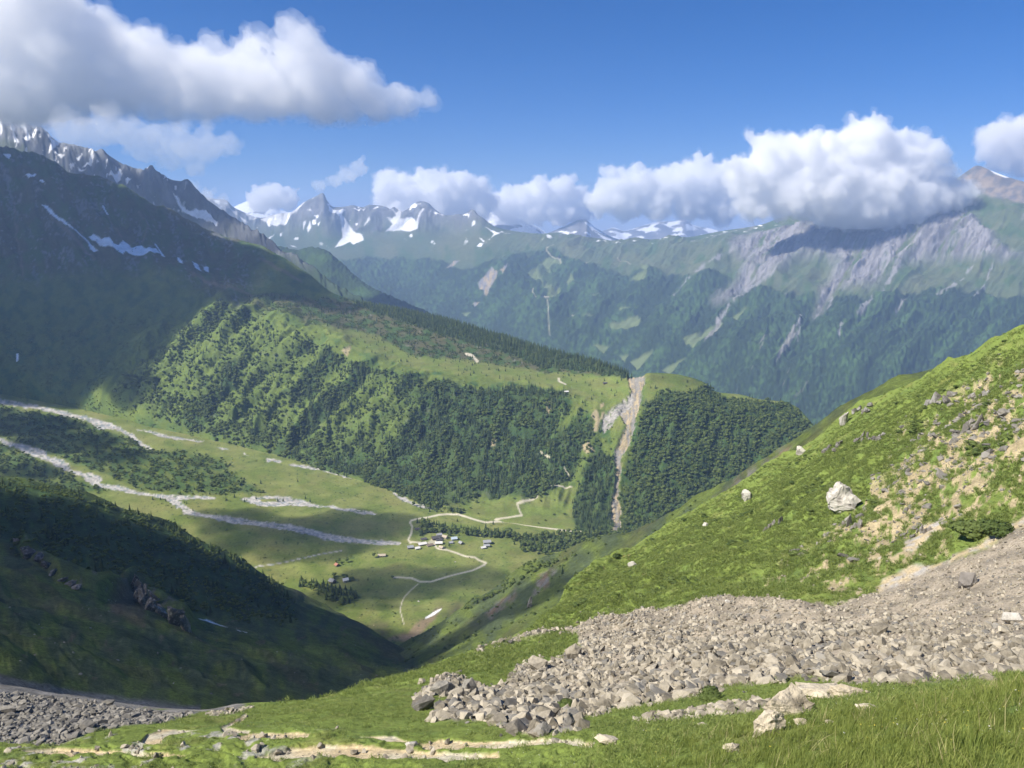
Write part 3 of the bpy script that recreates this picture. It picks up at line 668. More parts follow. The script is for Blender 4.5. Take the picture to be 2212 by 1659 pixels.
thick = np.maximum(thick, inside(U + w1 * 6, V + w2 * 4, z4([(-400, 560), (0, 575), (200, 650), (420, 760), (560, 830), (700, 880), (500, 900), (200, 800), (0, 760), (-400, 700)]), 6))
c = mix(c, mix(SHRUB * 1.15, GRASS * .8, sm(-.1, .35, fbm(U, V * 1.5, 22, 4, 123))), thick * .85)
hol = inside(U + w1 * 8, V + w2 * 8, [(640, 1380), (800, 1330), (900, 1360), (1000, 1300), (980, 1420), (800, 1480), (600, 1460)], 12)
c = mix(c, mix(GRASS * .8, HEATH, sm(-.2, .3, fbm(U, V, 40, 4, 124))), hol * .8)
bank = inside(U + w1 * 5, V + w2 * 5, [(880, 1365), (900, 1345), (940, 1318), (956, 1314), (940, 1335), (900, 1372), (870, 1382), (830, 1378)], 4)
c = mix(c, BROWN * 1.3, bank * .85)
c = mix(c, SHRUB * .8, .9 * sm(.45, .55, fbm(U, V * 1.7, 9, 3, 125)) * (1 - thick) * .8)
c = mix(c, TRACK * .9, yard * .8)
gv = mix(GRAVEL * .8, GRAVEL * 1.2, sm(-.25, .25, fbm(U, V * 3, 10, 3, 126)))
gv = mix(gv, C3(.20, .24, .26), .8 * sm(.62, .78, ridged(U * .45, V * 1.6 - .25 * U, 9, 2, 127)))
gv = mix(gv, SHRUB * 1.3, .7 * sm(.3, .45, fbm(U * .7, V * 2.2, 14, 3, 128)))
c = mix(c, gv, riv)
c = mix(c, mix(TRACK, TRACK * 1.15, .5), track)
sno = np.maximum(inside(U + w1 * .6, V + w2 * .6, mp([(540, 340), (590, 310), (650, 285), (648, 292), (600, 325), (550, 345)], 737.3, 1220, 1 / 3.), .9), inside(U + w1 * .6, V + w2 * .6, mp([(320, 580), (420, 555), (450, 535), (515, 530), (500, 550), (420, 568), (330, 583)], 737.3, 1220, 1 / 3.), .9))
c = mix(c, SNOW * .9, sno)
va.P[..., 2] -= .8 * riv
split = np.zeros(va.face_mean(U).shape, int)
split[va.face_mean(riv) > .5] = 1
split[va.face_mean(track) > .5] = 2
left = va.face_mean(U) < 885
split[largest_piece((va.face_mean(sno) > .45) & ~left)] = 3
split[largest_piece((va.face_mean(sno) > .45) & left)] = 4
vo = va.build({0: 'valley_floor', 1: 'river_bed', 2: 'track', 3: 'snow_patch', 4: 'snow_patch'}, m_mid, c, split.ravel())
for k, o in vo.items():
    tag(o, kind='structure')
for k, l in ((3, 'dirty snow strip in the gully below the meadow, beside the brown bank'), (4, 'pale snow remnant at the foot of the gully, lower than the other strip')):
    if k in vo:
        vo[k]['kind'] = 'thing'; tag(vo[k], l, 'snow patch')
VAo = vo[0]
VAX = dict(thick=thick, block=np.maximum.reduce([riv, track, yard, sno]))
# ------------------------------------------------------------------ the shaded hillside on the left
bc = [(-1900, 300, 700), (-1300, 560, 760), (-700, 790, 850), (-300, 930, 890), (0, 1030, 920), (150, 1062, 930), (270, 1100, 950), (330, 1118, 960), (440, 1175, 970), (500, 1197, 980), (560, 1240, 985), (640, 1283, 990), (700, 1315, 980), (780, 1352, 930), (850, 1395, 860), (900, 1420, 800), (1000, 1450, 700)]
rows = [
 [(-1900, 1560, 70), (-700, 1600, 90), (0, 1600, 130), (440, 1620, 170), (850, 1600, 250), (1000, 1590, 280)],
 [(-1900, 1100, 120), (-700, 1360, 115), (0, 1478, 160), (200, 1503, 190), (440, 1513, 230), (640, 1505, 300), (780, 1494, 380), (850, 1492, 400), (1000, 1500, 380)],
 [(-1900, 750, 250), (-700, 1120, 260), (0, 1330, 330), (200, 1360, 360), (440, 1400, 420), (640, 1430, 480), (780, 1440, 540), (850, 1450, 560), (1000, 1475, 470)],
 [(-1900, 480, 450), (-700, 930, 500), (0, 1200, 560), (150, 1220, 580), (270, 1250, 600), (440, 1300, 640), (560, 1330, 680), (640, 1350, 700), (780, 1390, 720), (850, 1415, 730), (1000, 1460, 600)],
 bc,
 [(u, v + 45, d * 1.18) for u, v, d in bc],
 [(u, v + 110, d * 1.5) for u, v, d in bc],
]
hb = Sheet(rows, frame_cols(-20, 1000, 2.7, -1900, None, 40), (14, 40, 56, 56, 6, 4), crest=4)
U, V = hb.U, hb.V
X, Y = hb.P[..., 0], hb.P[..., 1]
w1 = fbm(U, V, 50, 4, 131); w2 = fbm(U, V, 50, 4, 132)
bd = sm(.9, 1.5, hb.t) * sm(4.5, 4.0, hb.t)
q = U - 1.6 * V + 20 * w1
hb.P[..., 2] += bd * (6 * ridged(q, V * .3, 190, 3, 133) * sm(1000, 700, U) + 6 * fbm(X, Y, 60, 5, 134))
ridge = along(U, V, [(60, 1190), (140, 1260), (215, 1285), (255, 1282), (295, 1262), (330, 1290), (360, 1320), (400, 1345)], 26, 10)
hb.P[..., 2] += 9 * ridge * bd
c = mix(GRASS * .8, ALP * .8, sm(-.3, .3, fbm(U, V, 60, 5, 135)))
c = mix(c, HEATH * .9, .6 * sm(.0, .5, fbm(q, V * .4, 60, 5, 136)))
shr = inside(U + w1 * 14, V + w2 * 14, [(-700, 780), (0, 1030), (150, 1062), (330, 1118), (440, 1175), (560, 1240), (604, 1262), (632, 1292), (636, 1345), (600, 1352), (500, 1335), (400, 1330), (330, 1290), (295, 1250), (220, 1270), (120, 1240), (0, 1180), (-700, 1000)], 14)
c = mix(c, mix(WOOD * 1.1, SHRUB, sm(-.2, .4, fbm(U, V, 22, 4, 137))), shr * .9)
c = mix(c, BROWN * .7, .7 * inside(U + w1 * 10, V + w2 * 8, [(230, 1300), (300, 1285), (330, 1320), (310, 1370), (250, 1340)], 8))
c = mix(c, ROCK * .6, .75 * sm(.25, .5, fbm(U, V, 22, 4, 138)) * ridge)
c = mix(c, BROWN, .5 * sm(.42, .6, fbm(U + .5 * V, V * 3, 40, 4, 139)) * sm(1300, 1350, V))
sno = np.maximum(inside(U + w1 * .6, V + w2 * .6, mp([(1285, 396), (1340, 390), (1480, 452), (1400, 435)], 0, 1220, 1 / 3.), 1), inside(U, V, mp([(1530, 462), (1605, 474), (1560, 476)], 0, 1220, 1 / 3.), 1))
c = mix(c, SNOW * .85, sno)
fan = inside(U + w1 * 3, V + w2 * 2, [(-900, 1300), (0, 1462), (53, 1476), (133, 1492), (267, 1508), (350, 1520), (433, 1526), (433, 1600), (-900, 1600)], 3)
c = mix(c, GRAVEL * .42, fan)
m_near = mat_tint('grass hillside ground', noises=((0.05, 0.3), (0.3, 0.35), (1.2, 0.4)), bump=0.7, bump_scale=.8)
split = np.zeros(hb.face_mean(U).shape, int)
mid = hb.face_mean(U) < 500
split[largest_piece((hb.face_mean(sno) > .45) & mid)] = 1
split[largest_piece((hb.face_mean(sno) > .45) & ~mid)] = 2
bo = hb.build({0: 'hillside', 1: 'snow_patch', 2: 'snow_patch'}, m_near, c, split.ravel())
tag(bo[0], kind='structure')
for k, l in ((1, 'thin white snow strip under the rock tooth on the shaded hillside'), (2, 'short snow sliver just past the strip under the rock tooth')):
    if k in bo:
        tag(bo[k], l, 'snow patch', 'snow patches on the shaded hillside', 'thing')
HBo = bo[0]
HBX = dict(shr=shr)

# ------------------------------------------------------------------ the lower flank on the right, going down to the gorge
cc = [(700, 1470, 850), (830, 1412, 900), (870, 1394, 880), (950, 1348, 860), (1000, 1316, 850), (1080, 1275, 830), (1110, 1245, 820), (1150, 1222, 810), (1241, 1190, 780), (1304, 1167, 750), (1361, 1159, 720), (1400, 1140, 690), (1475, 1102, 650), (1575, 1048, 590), (1641, 1010, 550), (1715, 967, 520), (1765, 931, 500), (1830, 890, 470), (2300, 720, 420)]
rows = [
 [(700, 1640, 250), (950, 1580, 270), (1200, 1480, 250), (1475, 1330, 220), (1765, 1130, 190), (2300, 940, 190)],
 [(700, 1550, 360), (830, 1520, 400), (950, 1480, 400), (1080, 1430, 380), (1200, 1390, 350), (1340, 1320, 330), (1475, 1240, 310), (1600, 1160, 290), (1765, 1050, 260), (1850, 1000, 250), (2300, 850, 240)],
 [(700, 1500, 620), (830, 1455, 690), (950, 1412, 650), (1080, 1350, 620), (1200, 1300, 590), (1340, 1235, 540), (1475, 1165, 490), (1600, 1085, 440), (1765, 975, 380), (1850, 925, 350), (2300, 770, 310)],
 cc,
 [(u, v + 40, d * 1.12) for u, v, d in cc], [(u, v + 150, d * 1.35) for u, v, d in cc],
]
hc = Sheet(rows, frame_cols(700, 1900, 2.7, None, 2300, 10), (12, 50, 56, 8, 5), crest=3)
U, V = hc.U, hc.V
X, Y = hc.P[..., 0], hc.P[..., 1]
w1 = fbm(U, V, 50, 4, 141); w2 = fbm(U, V, 50, 4, 142)
bd = sm(.5, 1.2, hc.t) * sm(3.4, 3.0, hc.t)
hc.P[..., 2] += bd * (9 * ridged(U + 1.2 * V, V * .2, 190, 4, 143) + 5 * fbm(X, Y, 60, 5, 144))
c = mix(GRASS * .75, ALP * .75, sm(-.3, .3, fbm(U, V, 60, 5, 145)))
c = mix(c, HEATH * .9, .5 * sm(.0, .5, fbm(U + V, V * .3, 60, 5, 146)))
rk = inside(U + w1 * 14, V + w2 * 10, [(1040, 1330), (1115, 1288), (1110, 1310), (1060, 1345)], 8)
rk = np.maximum(rk, inside(U + w1 * 8, V + w2 * 8, [(1165, 1260), (1200, 1245), (1190, 1280), (1150, 1300)], 6))
rk = np.maximum(rk, .8 * inside(U + w1 * 8, V + w2 * 8, [(1540, 1090), (1620, 1030), (1690, 985), (1715, 985), (1640, 1050), (1560, 1100)], 8))
c = mix(c, mix(ROCK * .8, BROWN, sm(-.2, .3, fbm(U + V, V * .3, 20, 4, 147))), rk * sm(-.35, .05, fbm(U, V, 16, 4, 148)))
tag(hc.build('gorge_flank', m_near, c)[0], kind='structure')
hco = [o for o in COL.objects if o.name.startswith('gorge_flank')][0]

# ------------------------------------------------------------------ the near slope: pass, screes and the grassy hillside on the right
ac = [(-900, 1380, 85), (0, 1474, 84), (53, 1480, 85), (133, 1497, 86), (267, 1513, 88), (350, 1523, 88), (433, 1527, 88), (530, 1514, 95), (600, 1511, 97), (660, 1509, 99), (737, 1502, 103), (787, 1484, 110), (821, 1474, 113), (864, 1463, 118), (937, 1440, 126), (984, 1424, 132), (1027, 1411, 138), (1071, 1391, 145), (1111, 1371, 153),
      (1147, 1353, 162), (1180, 1326, 175), (1211, 1300, 190), (1230, 1265, 208), (1254, 1243, 222), (1304, 1219, 242), (1354, 1195, 260), (1401, 1166, 275), (1437, 1142, 284), (1475, 1118, 290), (1535, 1088, 298), (1568, 1069, 300), (1615, 1042, 305), (1661, 1009, 310), (1708, 986, 310), (1751, 961, 310), (1775, 946, 308),
      (1808, 915, 303), (1840, 893, 300), (1868, 877, 292), (1888, 869, 290), (1938, 849, 280), (1975, 835, 270), (2041, 792, 255), (2101, 768, 245), (2150, 738, 235), (2212, 708, 225), (2600, 520, 180), (3300, 300, 150)]
rows = [
 [(-900, 2300, 12), (0, 2300, 12), (1106, 2300, 9), (2212, 2300, 4), (3300, 2300, 3.5)],
 [(-900, 1662, 40), (0, 1662, 42), (500, 1662, 41), (1106, 1662, 33), (1500, 1662, 20), (1900, 1662, 12.5), (2212, 1662, 10), (2600, 1622, 10), (3300, 1500, 11)],
 [(-900, 1570, 49), (0, 1596, 49), (400, 1598, 47.5), (850, 1595, 45), (1250, 1588, 36), (1500, 1575, 28), (1700, 1575, 22), (1950, 1555, 18.5), (2212, 1500, 16.5), (2600, 1400, 18), (3300, 1200, 19)],
 [(-900, 1520, 60), (0, 1540, 58), (400, 1562, 55), (850, 1548, 56), (1000, 1540, 56), (1250, 1525, 52), (1500, 1500, 44), (1700, 1488, 38), (1900, 1478, 34), (2212, 1457, 30), (2600, 1340, 36), (3300, 1100, 40)],
 [(-900, 1460, 70), (0, 1505, 69), (267, 1533, 70), (433, 1545, 68), (530, 1537, 72), (660, 1527, 74), (850, 1500, 82), (1000, 1470, 92), (1150, 1430, 104), (1300, 1400, 98), (1500, 1370, 92), (1800, 1340, 85), (2000, 1310, 80), (2212, 1270, 75), (2600, 1100, 74), (3300, 800, 74)],
 [(-900, 1410, 79), (0, 1484, 78), (133, 1506, 80), (433, 1534, 80), (660, 1515, 88), (787, 1492, 98), (864, 1475, 104), (984, 1440, 118), (1071, 1408, 130), (1147, 1375, 141), (1214, 1340, 152), (1354, 1280, 167), (1475, 1230, 173), (1661, 1150, 175), (1821, 1080, 168), (2000, 1000, 158), (2212, 900, 147), (2600, 720, 130), (3300, 500, 120)],
 ac,
 [(u, v + 16, d * 1.1) for u, v, d in ac], [(u, v + 90, d * 1.4) for u, v, d in ac],
]
na = Sheet(rows, frame_cols(-20, 2230, 2.5, -900, 3300, 30), (16, 60, 44, 70, 90, 80, 8, 5), crest=6)
U, V, D = na.U, na.V, na.D
X, Y = na.P[..., 0], na.P[..., 1]
w1 = fbm(U, V, 50, 4, 151); w2 = fbm(U, V, 50, 4, 152)
z7 = lambda p: mp(p, 0, 1220, 1 / 3.0)
z8 = lambda p: mp(p, 737.3, 1220, 1 / 3.0)
z21 = lambda p: mp(p, 1474.6, 1220, 1 / 3.0)
z16 = lambda p: mp(p, 1474.6, 768, 1 / 3.0)
z65 = lambda p: mp(p, 0, 1426.4, 0.5)
TAL = (z8([(870, 572), (1000, 508), (1150, 448), (1300, 415), (1480, 395), (1600, 355), (1750, 325), (1900, 315), (2212, 285)]) + z21([(250, 238), (550, 213), (620, 255), (820, 285), (1000, 245), (1150, 195), (1300, 125), (1500, 55), (1700, -5)]) + [(2091, 1209), (2212, 1143), (2330, 1080), (2330, 1450), (2212, 1458), (2108, 1468), (1975, 1475), (1891, 1472), (1708, 1463), (1688, 1470), (1608, 1473), (1561, 1483), (1475, 1503)]
               + z8([(1900, 905), (1700, 935), (1550, 965), (1520, 1080), (1250, 1130), (1150, 1090), (1050, 1060), (900, 1010), (700, 1040), (600, 1050), (560, 1000), (680, 930), (720, 880), (600, 850), (500, 935), (480, 880), (600, 770), (800, 750), (950, 800), (1100, 790), (1100, 720), (1200, 620), (1400, 600), (1440, 560), (1560, 520), (1520, 430), (1400, 430), (1200, 480)]))
talus = inside(U + w1 * 5 + 5 * fbm(U, V, 14, 3, 159), V + w2 * 5 + 4 * fbm(U, V, 14, 3, 160), TAL, 4)
spill = inside(U + w1 * 8, V + w2 * 8, TAL, 20)
strip = inside(U + w1 * 4, V + w2 * 3, z8([(1470, 950), (1700, 930), (1750, 960), (1550, 1000), (1480, 990)]) , 3)
strip = np.maximum(strip, inside(U + w1 * 4, V + w2 * 3, z21([(0, 990), (60, 930), (280, 880), (560, 880), (560, 930), (400, 960), (100, 1000)]), 3))
strip = np.maximum(strip, inside(U + w1 * 4, V + w2 * 3, z8([(1900, 1000), (2050, 930), (2130, 960), (2212, 970), (2212, 1010), (2000, 1020)]), 3))
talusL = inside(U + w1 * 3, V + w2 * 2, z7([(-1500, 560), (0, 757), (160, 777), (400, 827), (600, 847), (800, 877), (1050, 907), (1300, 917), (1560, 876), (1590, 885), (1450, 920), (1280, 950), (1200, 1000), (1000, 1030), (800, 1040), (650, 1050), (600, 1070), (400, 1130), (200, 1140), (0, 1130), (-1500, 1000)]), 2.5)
pebL = inside(U + w1 * 4, V + w2 * 3, z7([(1310, 985), (1450, 940), (1600, 900), (1640, 940), (1560, 985), (1400, 1000)]), 3) * .8
rim = inside(U + w1 * 6, V + w2 * 3, z7([(1960, 870), (2030, 820), (2212, 790), (2212, 820), (2100, 850)]), 2)
path = np.zeros(U.shape)
for p in (z65([(608, 347), (640, 320), (700, 303), (870, 308), (860, 316), (730, 326), (695, 345), (705, 364), (650, 362)]), z65([(955, 305), (1000, 275), (1062, 252), (1060, 260), (1005, 292), (975, 312), (1080, 322), (1075, 332), (965, 326)]), z65([(1008, 350), (1100, 334), (1340, 338), (1330, 350), (1180, 365), (1080, 360)]),
          z65([(1555, 345), (1700, 339), (1765, 362), (1700, 364)]), z8([(500, 1172), (560, 1155), (650, 1140), (850, 1138), (1100, 1140), (1400, 1140), (1640, 1168), (1630, 1186), (1400, 1177), (1100, 1192), (900, 1182), (700, 1177), (600, 1197), (540, 1190)]),
          z65([(1105, 442), (1250, 400), (1400, 380), (1600, 383), (1900, 393), (2150, 400), (2155, 426), (1900, 428), (1700, 417), (1400, 422), (1200, 444)]), z65([(80, 378), (230, 360), (420, 383), (640, 408), (820, 430), (700, 437), (560, 407), (380, 397), (200, 392)])):
    path = np.maximum(path, inside(U + w1 * 2.5, V + w2 * 2, p, 3.6))
path = sm(.08, .5, path)
# relief
bd = sm(0, 1, na.t) * sm(6.6, 6.0, na.t)
am = np.clip(D / 90.0, .08, 1.3)
na.P[..., 2] += bd * am * (1.5 * fbm(X, Y, 26, 4, 153) + .5 * fbm(X, Y, 6, 3, 154) * (1 + talus))
hs = sm(4.3, 5.0, na.t) * sm(1150, 1300, U)
na.P[..., 2] += bd * hs * (3.4 * ridged(U + 1.2 * V, V * .2, 120, 4, 155) + 1.0 * fbm(X, Y, 4.5, 3, 156))
ledge = sm(.1, .6, ridged(U * .35, V + 6 * w1, 22, 2, 158)) * sm(2.6, 1.5, na.t)
na.P[..., 2] += -.12 * path + .3 * ledge * np.clip(D / 60, 0, 1) * (1 - path)
# ground cover
c = mix(GRASS * 1.15, C3(0.165, 0.220, 0.050), sm(-.3, .3, fbm(X, Y, 9, 5, 161)))
c = mix(c, DRY * .9, .45 * sm(.1, .5, fbm(X, Y, 5, 4, 162)))
c = mix(c, SHRUB * 1.5, .35 * sm(.2, .5, fbm(X, Y, 7, 5, 163)))
soilr = inside(U + w1 * 16, V + w2 * 16, z16([(1300, 560), (1500, 500), (1750, 300), (1950, 120), (2250, -40), (2500, 0), (2500, 900), (2000, 1150), (1700, 1300), (1400, 1480), (1100, 1560), (700, 1560), (500, 1500), (950, 1150), (1150, 880), (1350, 800), (1250, 650)]), 20)
sn_ = .6 * fbm(U * .7 - .5 * V, V * 1.5 + .9 * U, 60, 5, 164, .65) + .55 * fbm(U, V, 14, 4, 160, .6)
soil = soilr * sm(.06, .18, sn_ + .02 * sm(1850, 2150, U) - .30 * sm(.05, .4, fbm(U * .6 - .4 * V, V * 1.4 + .8 * U, 40, 4, 157)) + .18 * inside(U, V, z16([(1600, 620), (1800, 560), (2100, 250), (2300, 300), (2250, 750), (1500, 1150), (1200, 1400), (900, 1200), (1250, 900)]), 30))
c = mix(c, SHRUB * 1.4, soilr * .4 * sm(.02, -.3, sn_))
c = mix(c, mix(TAN, TAN * .75, sm(-.3, .3, fbm(X, Y, 3, 3, 165))), soil * .92)
chute = inside(U + w1 * 6, V + w2 * 6, z16([(2300, 1080), (2212, 1130), (1850, 1310), (1600, 1400), (1400, 1490), (1250, 1520), (1300, 1440), (1480, 1340), (1700, 1330), (1900, 1240), (2100, 1130), (2300, 1020)]), 5)
chute = np.maximum(chute, inside(U + w1 * 5, V + w2 * 5, z16([(1430, 1200), (1500, 1160), (1560, 1090), (1690, 1050), (1700, 1100), (1620, 1160), (1500, 1270), (1450, 1280)]), 4))
c = mix(c, mix(TAN * 1.05, GRAVEL * .9, sm(-.2, .4, fbm(X, Y, 2, 3, 166))), chute)
c = mix(c, C3(.16, .05, .045), .5 * sm(.5, .6, fbm(U, V, 26, 3, 167)) * hs * sm(1480, 1380, U))
tn = mix(C3(.24, .21, .165), C3(.36, .31, .24), sm(-.3, .3, fbm(X, Y, 5, 4, 168)))
c = mix(c, tn, talus)
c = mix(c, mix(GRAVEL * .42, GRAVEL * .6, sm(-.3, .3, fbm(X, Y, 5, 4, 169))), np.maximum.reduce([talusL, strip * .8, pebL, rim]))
stony = sm(.22, .4, fbm(X, Y, 2.2, 4, 171)) * np.maximum(sm(1570, 1600, V) * sm(800, 500, U), .0)
stony = np.maximum(stony, sm(.12, .3, fbm(X, Y, 1.6, 3, 172)) * inside(U, V, z65([(800, 375), (880, 350), (980, 365), (940, 395), (830, 395)]), 4))
stony = np.maximum(stony, .9 * sm(.05, .3, fbm(X, Y, 2.4, 3, 173)) * inside(U + w1 * 3, V + w2 * 2, z65([(330, 330), (520, 302), (500, 315), (400, 340)]), 3))
c = mix(c, GRAVEL * .95, stony * .8)
c = mix(c, mix(TRACK * .95, TAN * 1.15, sm(-.3, .3, fbm(X, Y, 4, 3, 174))), sm(.2, .7, path))
split = np.zeros(na.face_mean(U).shape, int)
fr = (na.face_mean(na.t) < 6)
split[(na.face_mean(path) > .5) & fr] = 1
split[(na.face_mean(talus) > .5) & fr] = 2
split[(na.face_mean(talusL) > .5) & fr] = 3
m_fore = mat_tint('near slope ground', noises=((0.35, 0.2), (3.0, 0.35), (18.0, 0.2)), bump=0.12, bump_scale=6.0)
ao = na.build({0: 'ground', 1: 'footpath', 2: 'scree_slope', 3: 'scree_fan'}, m_fore, c, split.ravel())
for k, o in ao.items():
    tag(o, kind='structure')
NAo = ao
NAX = dict(spill=spill, talus=talus, talusL=talusL, strip=strip, path=path, soil=np.maximum(soil, chute), hs=hs, stony=stony, chute=chute, peb=np.maximum(pebL, rim))
# ------------------------------------------------------------------ trees and shrubs
import bmesh
def mat_leaf(name, dark, light, transl=.25, rough=.7):
    """Foliage: a tint between two greens, different for every plant, plus fine noise."""
    m = bpy.data.materials.new(name); m.use_nodes = True
    nt = m.node_tree; b = nt.nodes['Principled BSDF']; out = nt.nodes['Material Output']
    b.inputs['Roughness'].default_value = rough; b.inputs['Specular IOR Level'].default_value = .2
    oi = N(nt, 'ShaderNodeObjectInfo'); tc = N(nt, 'ShaderNodeTexCoord')
    n = N(nt, 'ShaderNodeTexNoise'); n.inputs['Scale'].default_value = 3.0; n.inputs['Detail'].default_value = 3
    nt.links.new(tc.outputs['Object'], n.inputs['Vector'])
    ad = N(nt, 'ShaderNodeMath', operation='MULTIPLY_ADD'); ad.inputs[1].default_value = .9; ad.inputs[2].default_value = -.25
    nt.links.new(n.outputs['Fac'], ad.inputs[0])
    a2 = N(nt, 'ShaderNodeMath', operation='MULTIPLY_ADD'); a2.inputs[1].default_value = .8; a2.use_clamp = True
    nt.links.new(oi.outputs['Random'], a2.inputs[0]); nt.links.new(ad.outputs[0], a2.inputs[2])
    mx = N(nt, 'ShaderNodeMix', data_type='RGBA')
    mx.inputs['A'].default_value = (*dark, 1); mx.inputs['B'].default_value = (*light, 1)
    nt.links.new(a2.outputs[0], mx.inputs['Factor'])
    nt.links.new(mx.outputs['Result'], b.inputs['Base Color'])
    if transl:
        t = N(nt, 'ShaderNodeBsdfTranslucent'); ms = N(nt, 'ShaderNodeMixShader'); ms.inputs[0].default_value = transl
        nt.links.new(mx.outputs['Result'], t.inputs[0])
        nt.links.new(b.outputs[0], ms.inputs[1]); nt.links.new(t.outputs[0], ms.inputs[2]); nt.links.new(ms.outputs[0], out.inputs[0])
    return m

m_con = mat_leaf('conifer needles', (.020, .042, .017), (.056, .092, .032), .15)
m_broad = mat_leaf('broad leaves', (.048, .085, .022), (.150, .195, .052), .25)
m_alder = mat_leaf('shrub leaves', (.048, .082, .022), (.135, .175, .050), .25)
m_larch = mat_leaf('larch needles', (.045, .075, .022), (.105, .140, .042), .2)
m_bark = mat_tint('bark', noises=((3.0, .3),))

def conifer_mesh(seed, tiers=10, boughs=9, spread=.20):
    """A spruce one unit tall: tiers of drooping pointed boughs round a slim core."""
    r = random.Random(seed); v = []; f = []
    def tri(a, b, c):
        n = len(v); v.extend([a, b, c]); f.append((n, n + 1, n + 2))
    for k in range(tiers):
        t = k / (tiers - 1)
        z = .10 + .84 * t
        R = spread * (1 - t) ** .85 + .012
        nb = max(5, int(boughs - 3 * t))
        off = r.random() * 6.28
        for j in range(nb):
            a = off + 6.283 * (j + r.uniform(-.25, .25)) / nb
            rr = R * r.uniform(.72, 1.15); dz = rr * r.uniform(.35, .75)
            wd = 6.283 / nb * .62
            tip = (rr * math.cos(a), rr * math.sin(a), z - dz)
            s1 = (rr * .55 * math.cos(a - wd), rr * .55 * math.sin(a - wd), z - dz * .5)
            s2 = (rr * .55 * math.cos(a + wd), rr * .55 * math.sin(a + wd), z - dz * .5)
            top = (0, 0, z + .10 * (1.15 - t))
            tri(top, s1, tip); tri(top, tip, s2)
    n = len(v); m = 6
    for j in range(m):
        a = 6.283 * j / m; v.append((spread * .45 * math.cos(a), spread * .45 * math.sin(a), .06))
    v.append((0, 0, 1.0))
    for j in range(m):
        f.append((n + j, n + (j + 1) % m, n + m))
    return np.array(v), np.array(f)

def broad_mesh(seed, lumps=7, cards=110, squash=.8):
    """A round crown one unit tall: uneven lumps with leaf sprays standing off them."""
    r = np.random.default_rng(seed); vs = []; fs = []; n = 0
    v0, f0 = ico(1)
    cen = []
    for k in range(lumps):
        a = 6.283 * k / lumps + r.uniform(-.4, .4); rad = r.uniform(.10, .24) if k else 0
        c_ = np.array([rad * math.cos(a), rad * math.sin(a), r.uniform(.38, .72)]); R = r.uniform(.17, .27)
        cen.append((c_, R))
        q = v0 * R * (1 + .22 * r.normal(size=(len(v0), 1))); q[:, 2] *= squash
        vs.append(q + c_); fs.append(f0 + n); n += len(v0)
    for k in range(cards):
        c_, R = cen[r.integers(lumps)]
        d = r.normal(size=3); d[2] = d[2] * .8 + .25; d /= np.linalg.norm(d)
        p = c_ + d * R * r.uniform(.85, 1.2) * np.array([1, 1, squash])
        e = r.normal(size=3); e -= d * (e @ d); e /= np.linalg.norm(e); g_ = np.cross(d, e)
        s = r.uniform(.05, .10) if cards < 500 else r.uniform(.03, .06)
        tri = np.array([p + e * s, p - e * s * .6 + g_ * s, p - e * s * .4 - g_ * s * .9 + d * s * .7])
        vs.append(tri); fs.append(np.array([[n, n + 1, n + 2]])); n += 3
    V_ = np.concatenate(vs); V_[:, 2] = np.maximum(V_[:, 2], .02)
    return V_, np.concatenate(fs)

def trunk_mesh(h=.3, r0=.022, r1=.012):
    v = []; f = []
    for z, r_ in ((-.06, r0 * 1.25), (.0, r0), (h, r1)):
        for j in range(6):
            a = 6.283 * j / 6; v.append((r_ * math.cos(a), r_ * math.sin(a), z))
    for k in range(2):
        for j in range(6):
            f.append((k * 6 + j, k * 6 + (j + 1) % 6, k * 6 + 6 + (j + 1) % 6, k * 6 + 6 + j))
    return np.array(v), np.array(f)

con_me = [mesh_np('conifer_crown', *conifer_mesh(s, t, b, sp), smooth=False) for s, t, b, sp in ((1, 10, 9, .19), (2, 9, 8, .23), (3, 11, 9, .15), (9, 8, 8, .27))]
bro_me = [mesh_np('broad_crown', *broad_mesh(s, l, 130, sq), smooth=False) for s, l, sq in ((4, 7, .85), (5, 9, .75), (6, 5, 1.05), (12, 6, .7))]
shr_me = [mesh_np('shrub_crown', *broad_mesh(s, 5, 70, .7), smooth=False) for s in (7, 8)]
tv_, tf_ = trunk_mesh(); tr_me = mesh_np('trunk', tv_, tf_, np.tile(C3(.09, .07, .05), (len(tv_), 1)))
for i_m, m in enumerate(con_me): m.materials.append(m_larch if i_m == 3 else m_con)
for m in bro_me: m.materials.append(m_broad)
for m in shr_me: m.materials.append(m_alder)
tr_me.materials.append(m_bark)
PROTO = {}

def tree(p, h, kind, label, group, wide=1.0, i=None):
    mes = con_me if kind == 'conifer' else bro_me if kind == 'broad' else shr_me
    i = random.randrange(len(mes)) if i is None else i
    nm = {'conifer': 'conifer', 'broad': 'broadleaf_tree', 'shrub': 'shrub'}[kind]
    e = bpy.data.objects.new(nm, None); COL.objects.link(e)
    e.location = (float(p[0]), float(p[1]), float(p[2]) - .2); e.rotation_euler = (0, 0, random.random() * 6.28)
    e.scale = (h * wide, h * wide, h); e.empty_display_size = .1
    c_ = link('crown', mes[i], None, e)
    link('trunk' if kind != 'shrub' else 'stem', tr_me, None, e)
    PROTO.setdefault((kind, i), c_)
    tag(e, label, 'tree' if kind != 'shrub' else 'shrub', group)
    return e

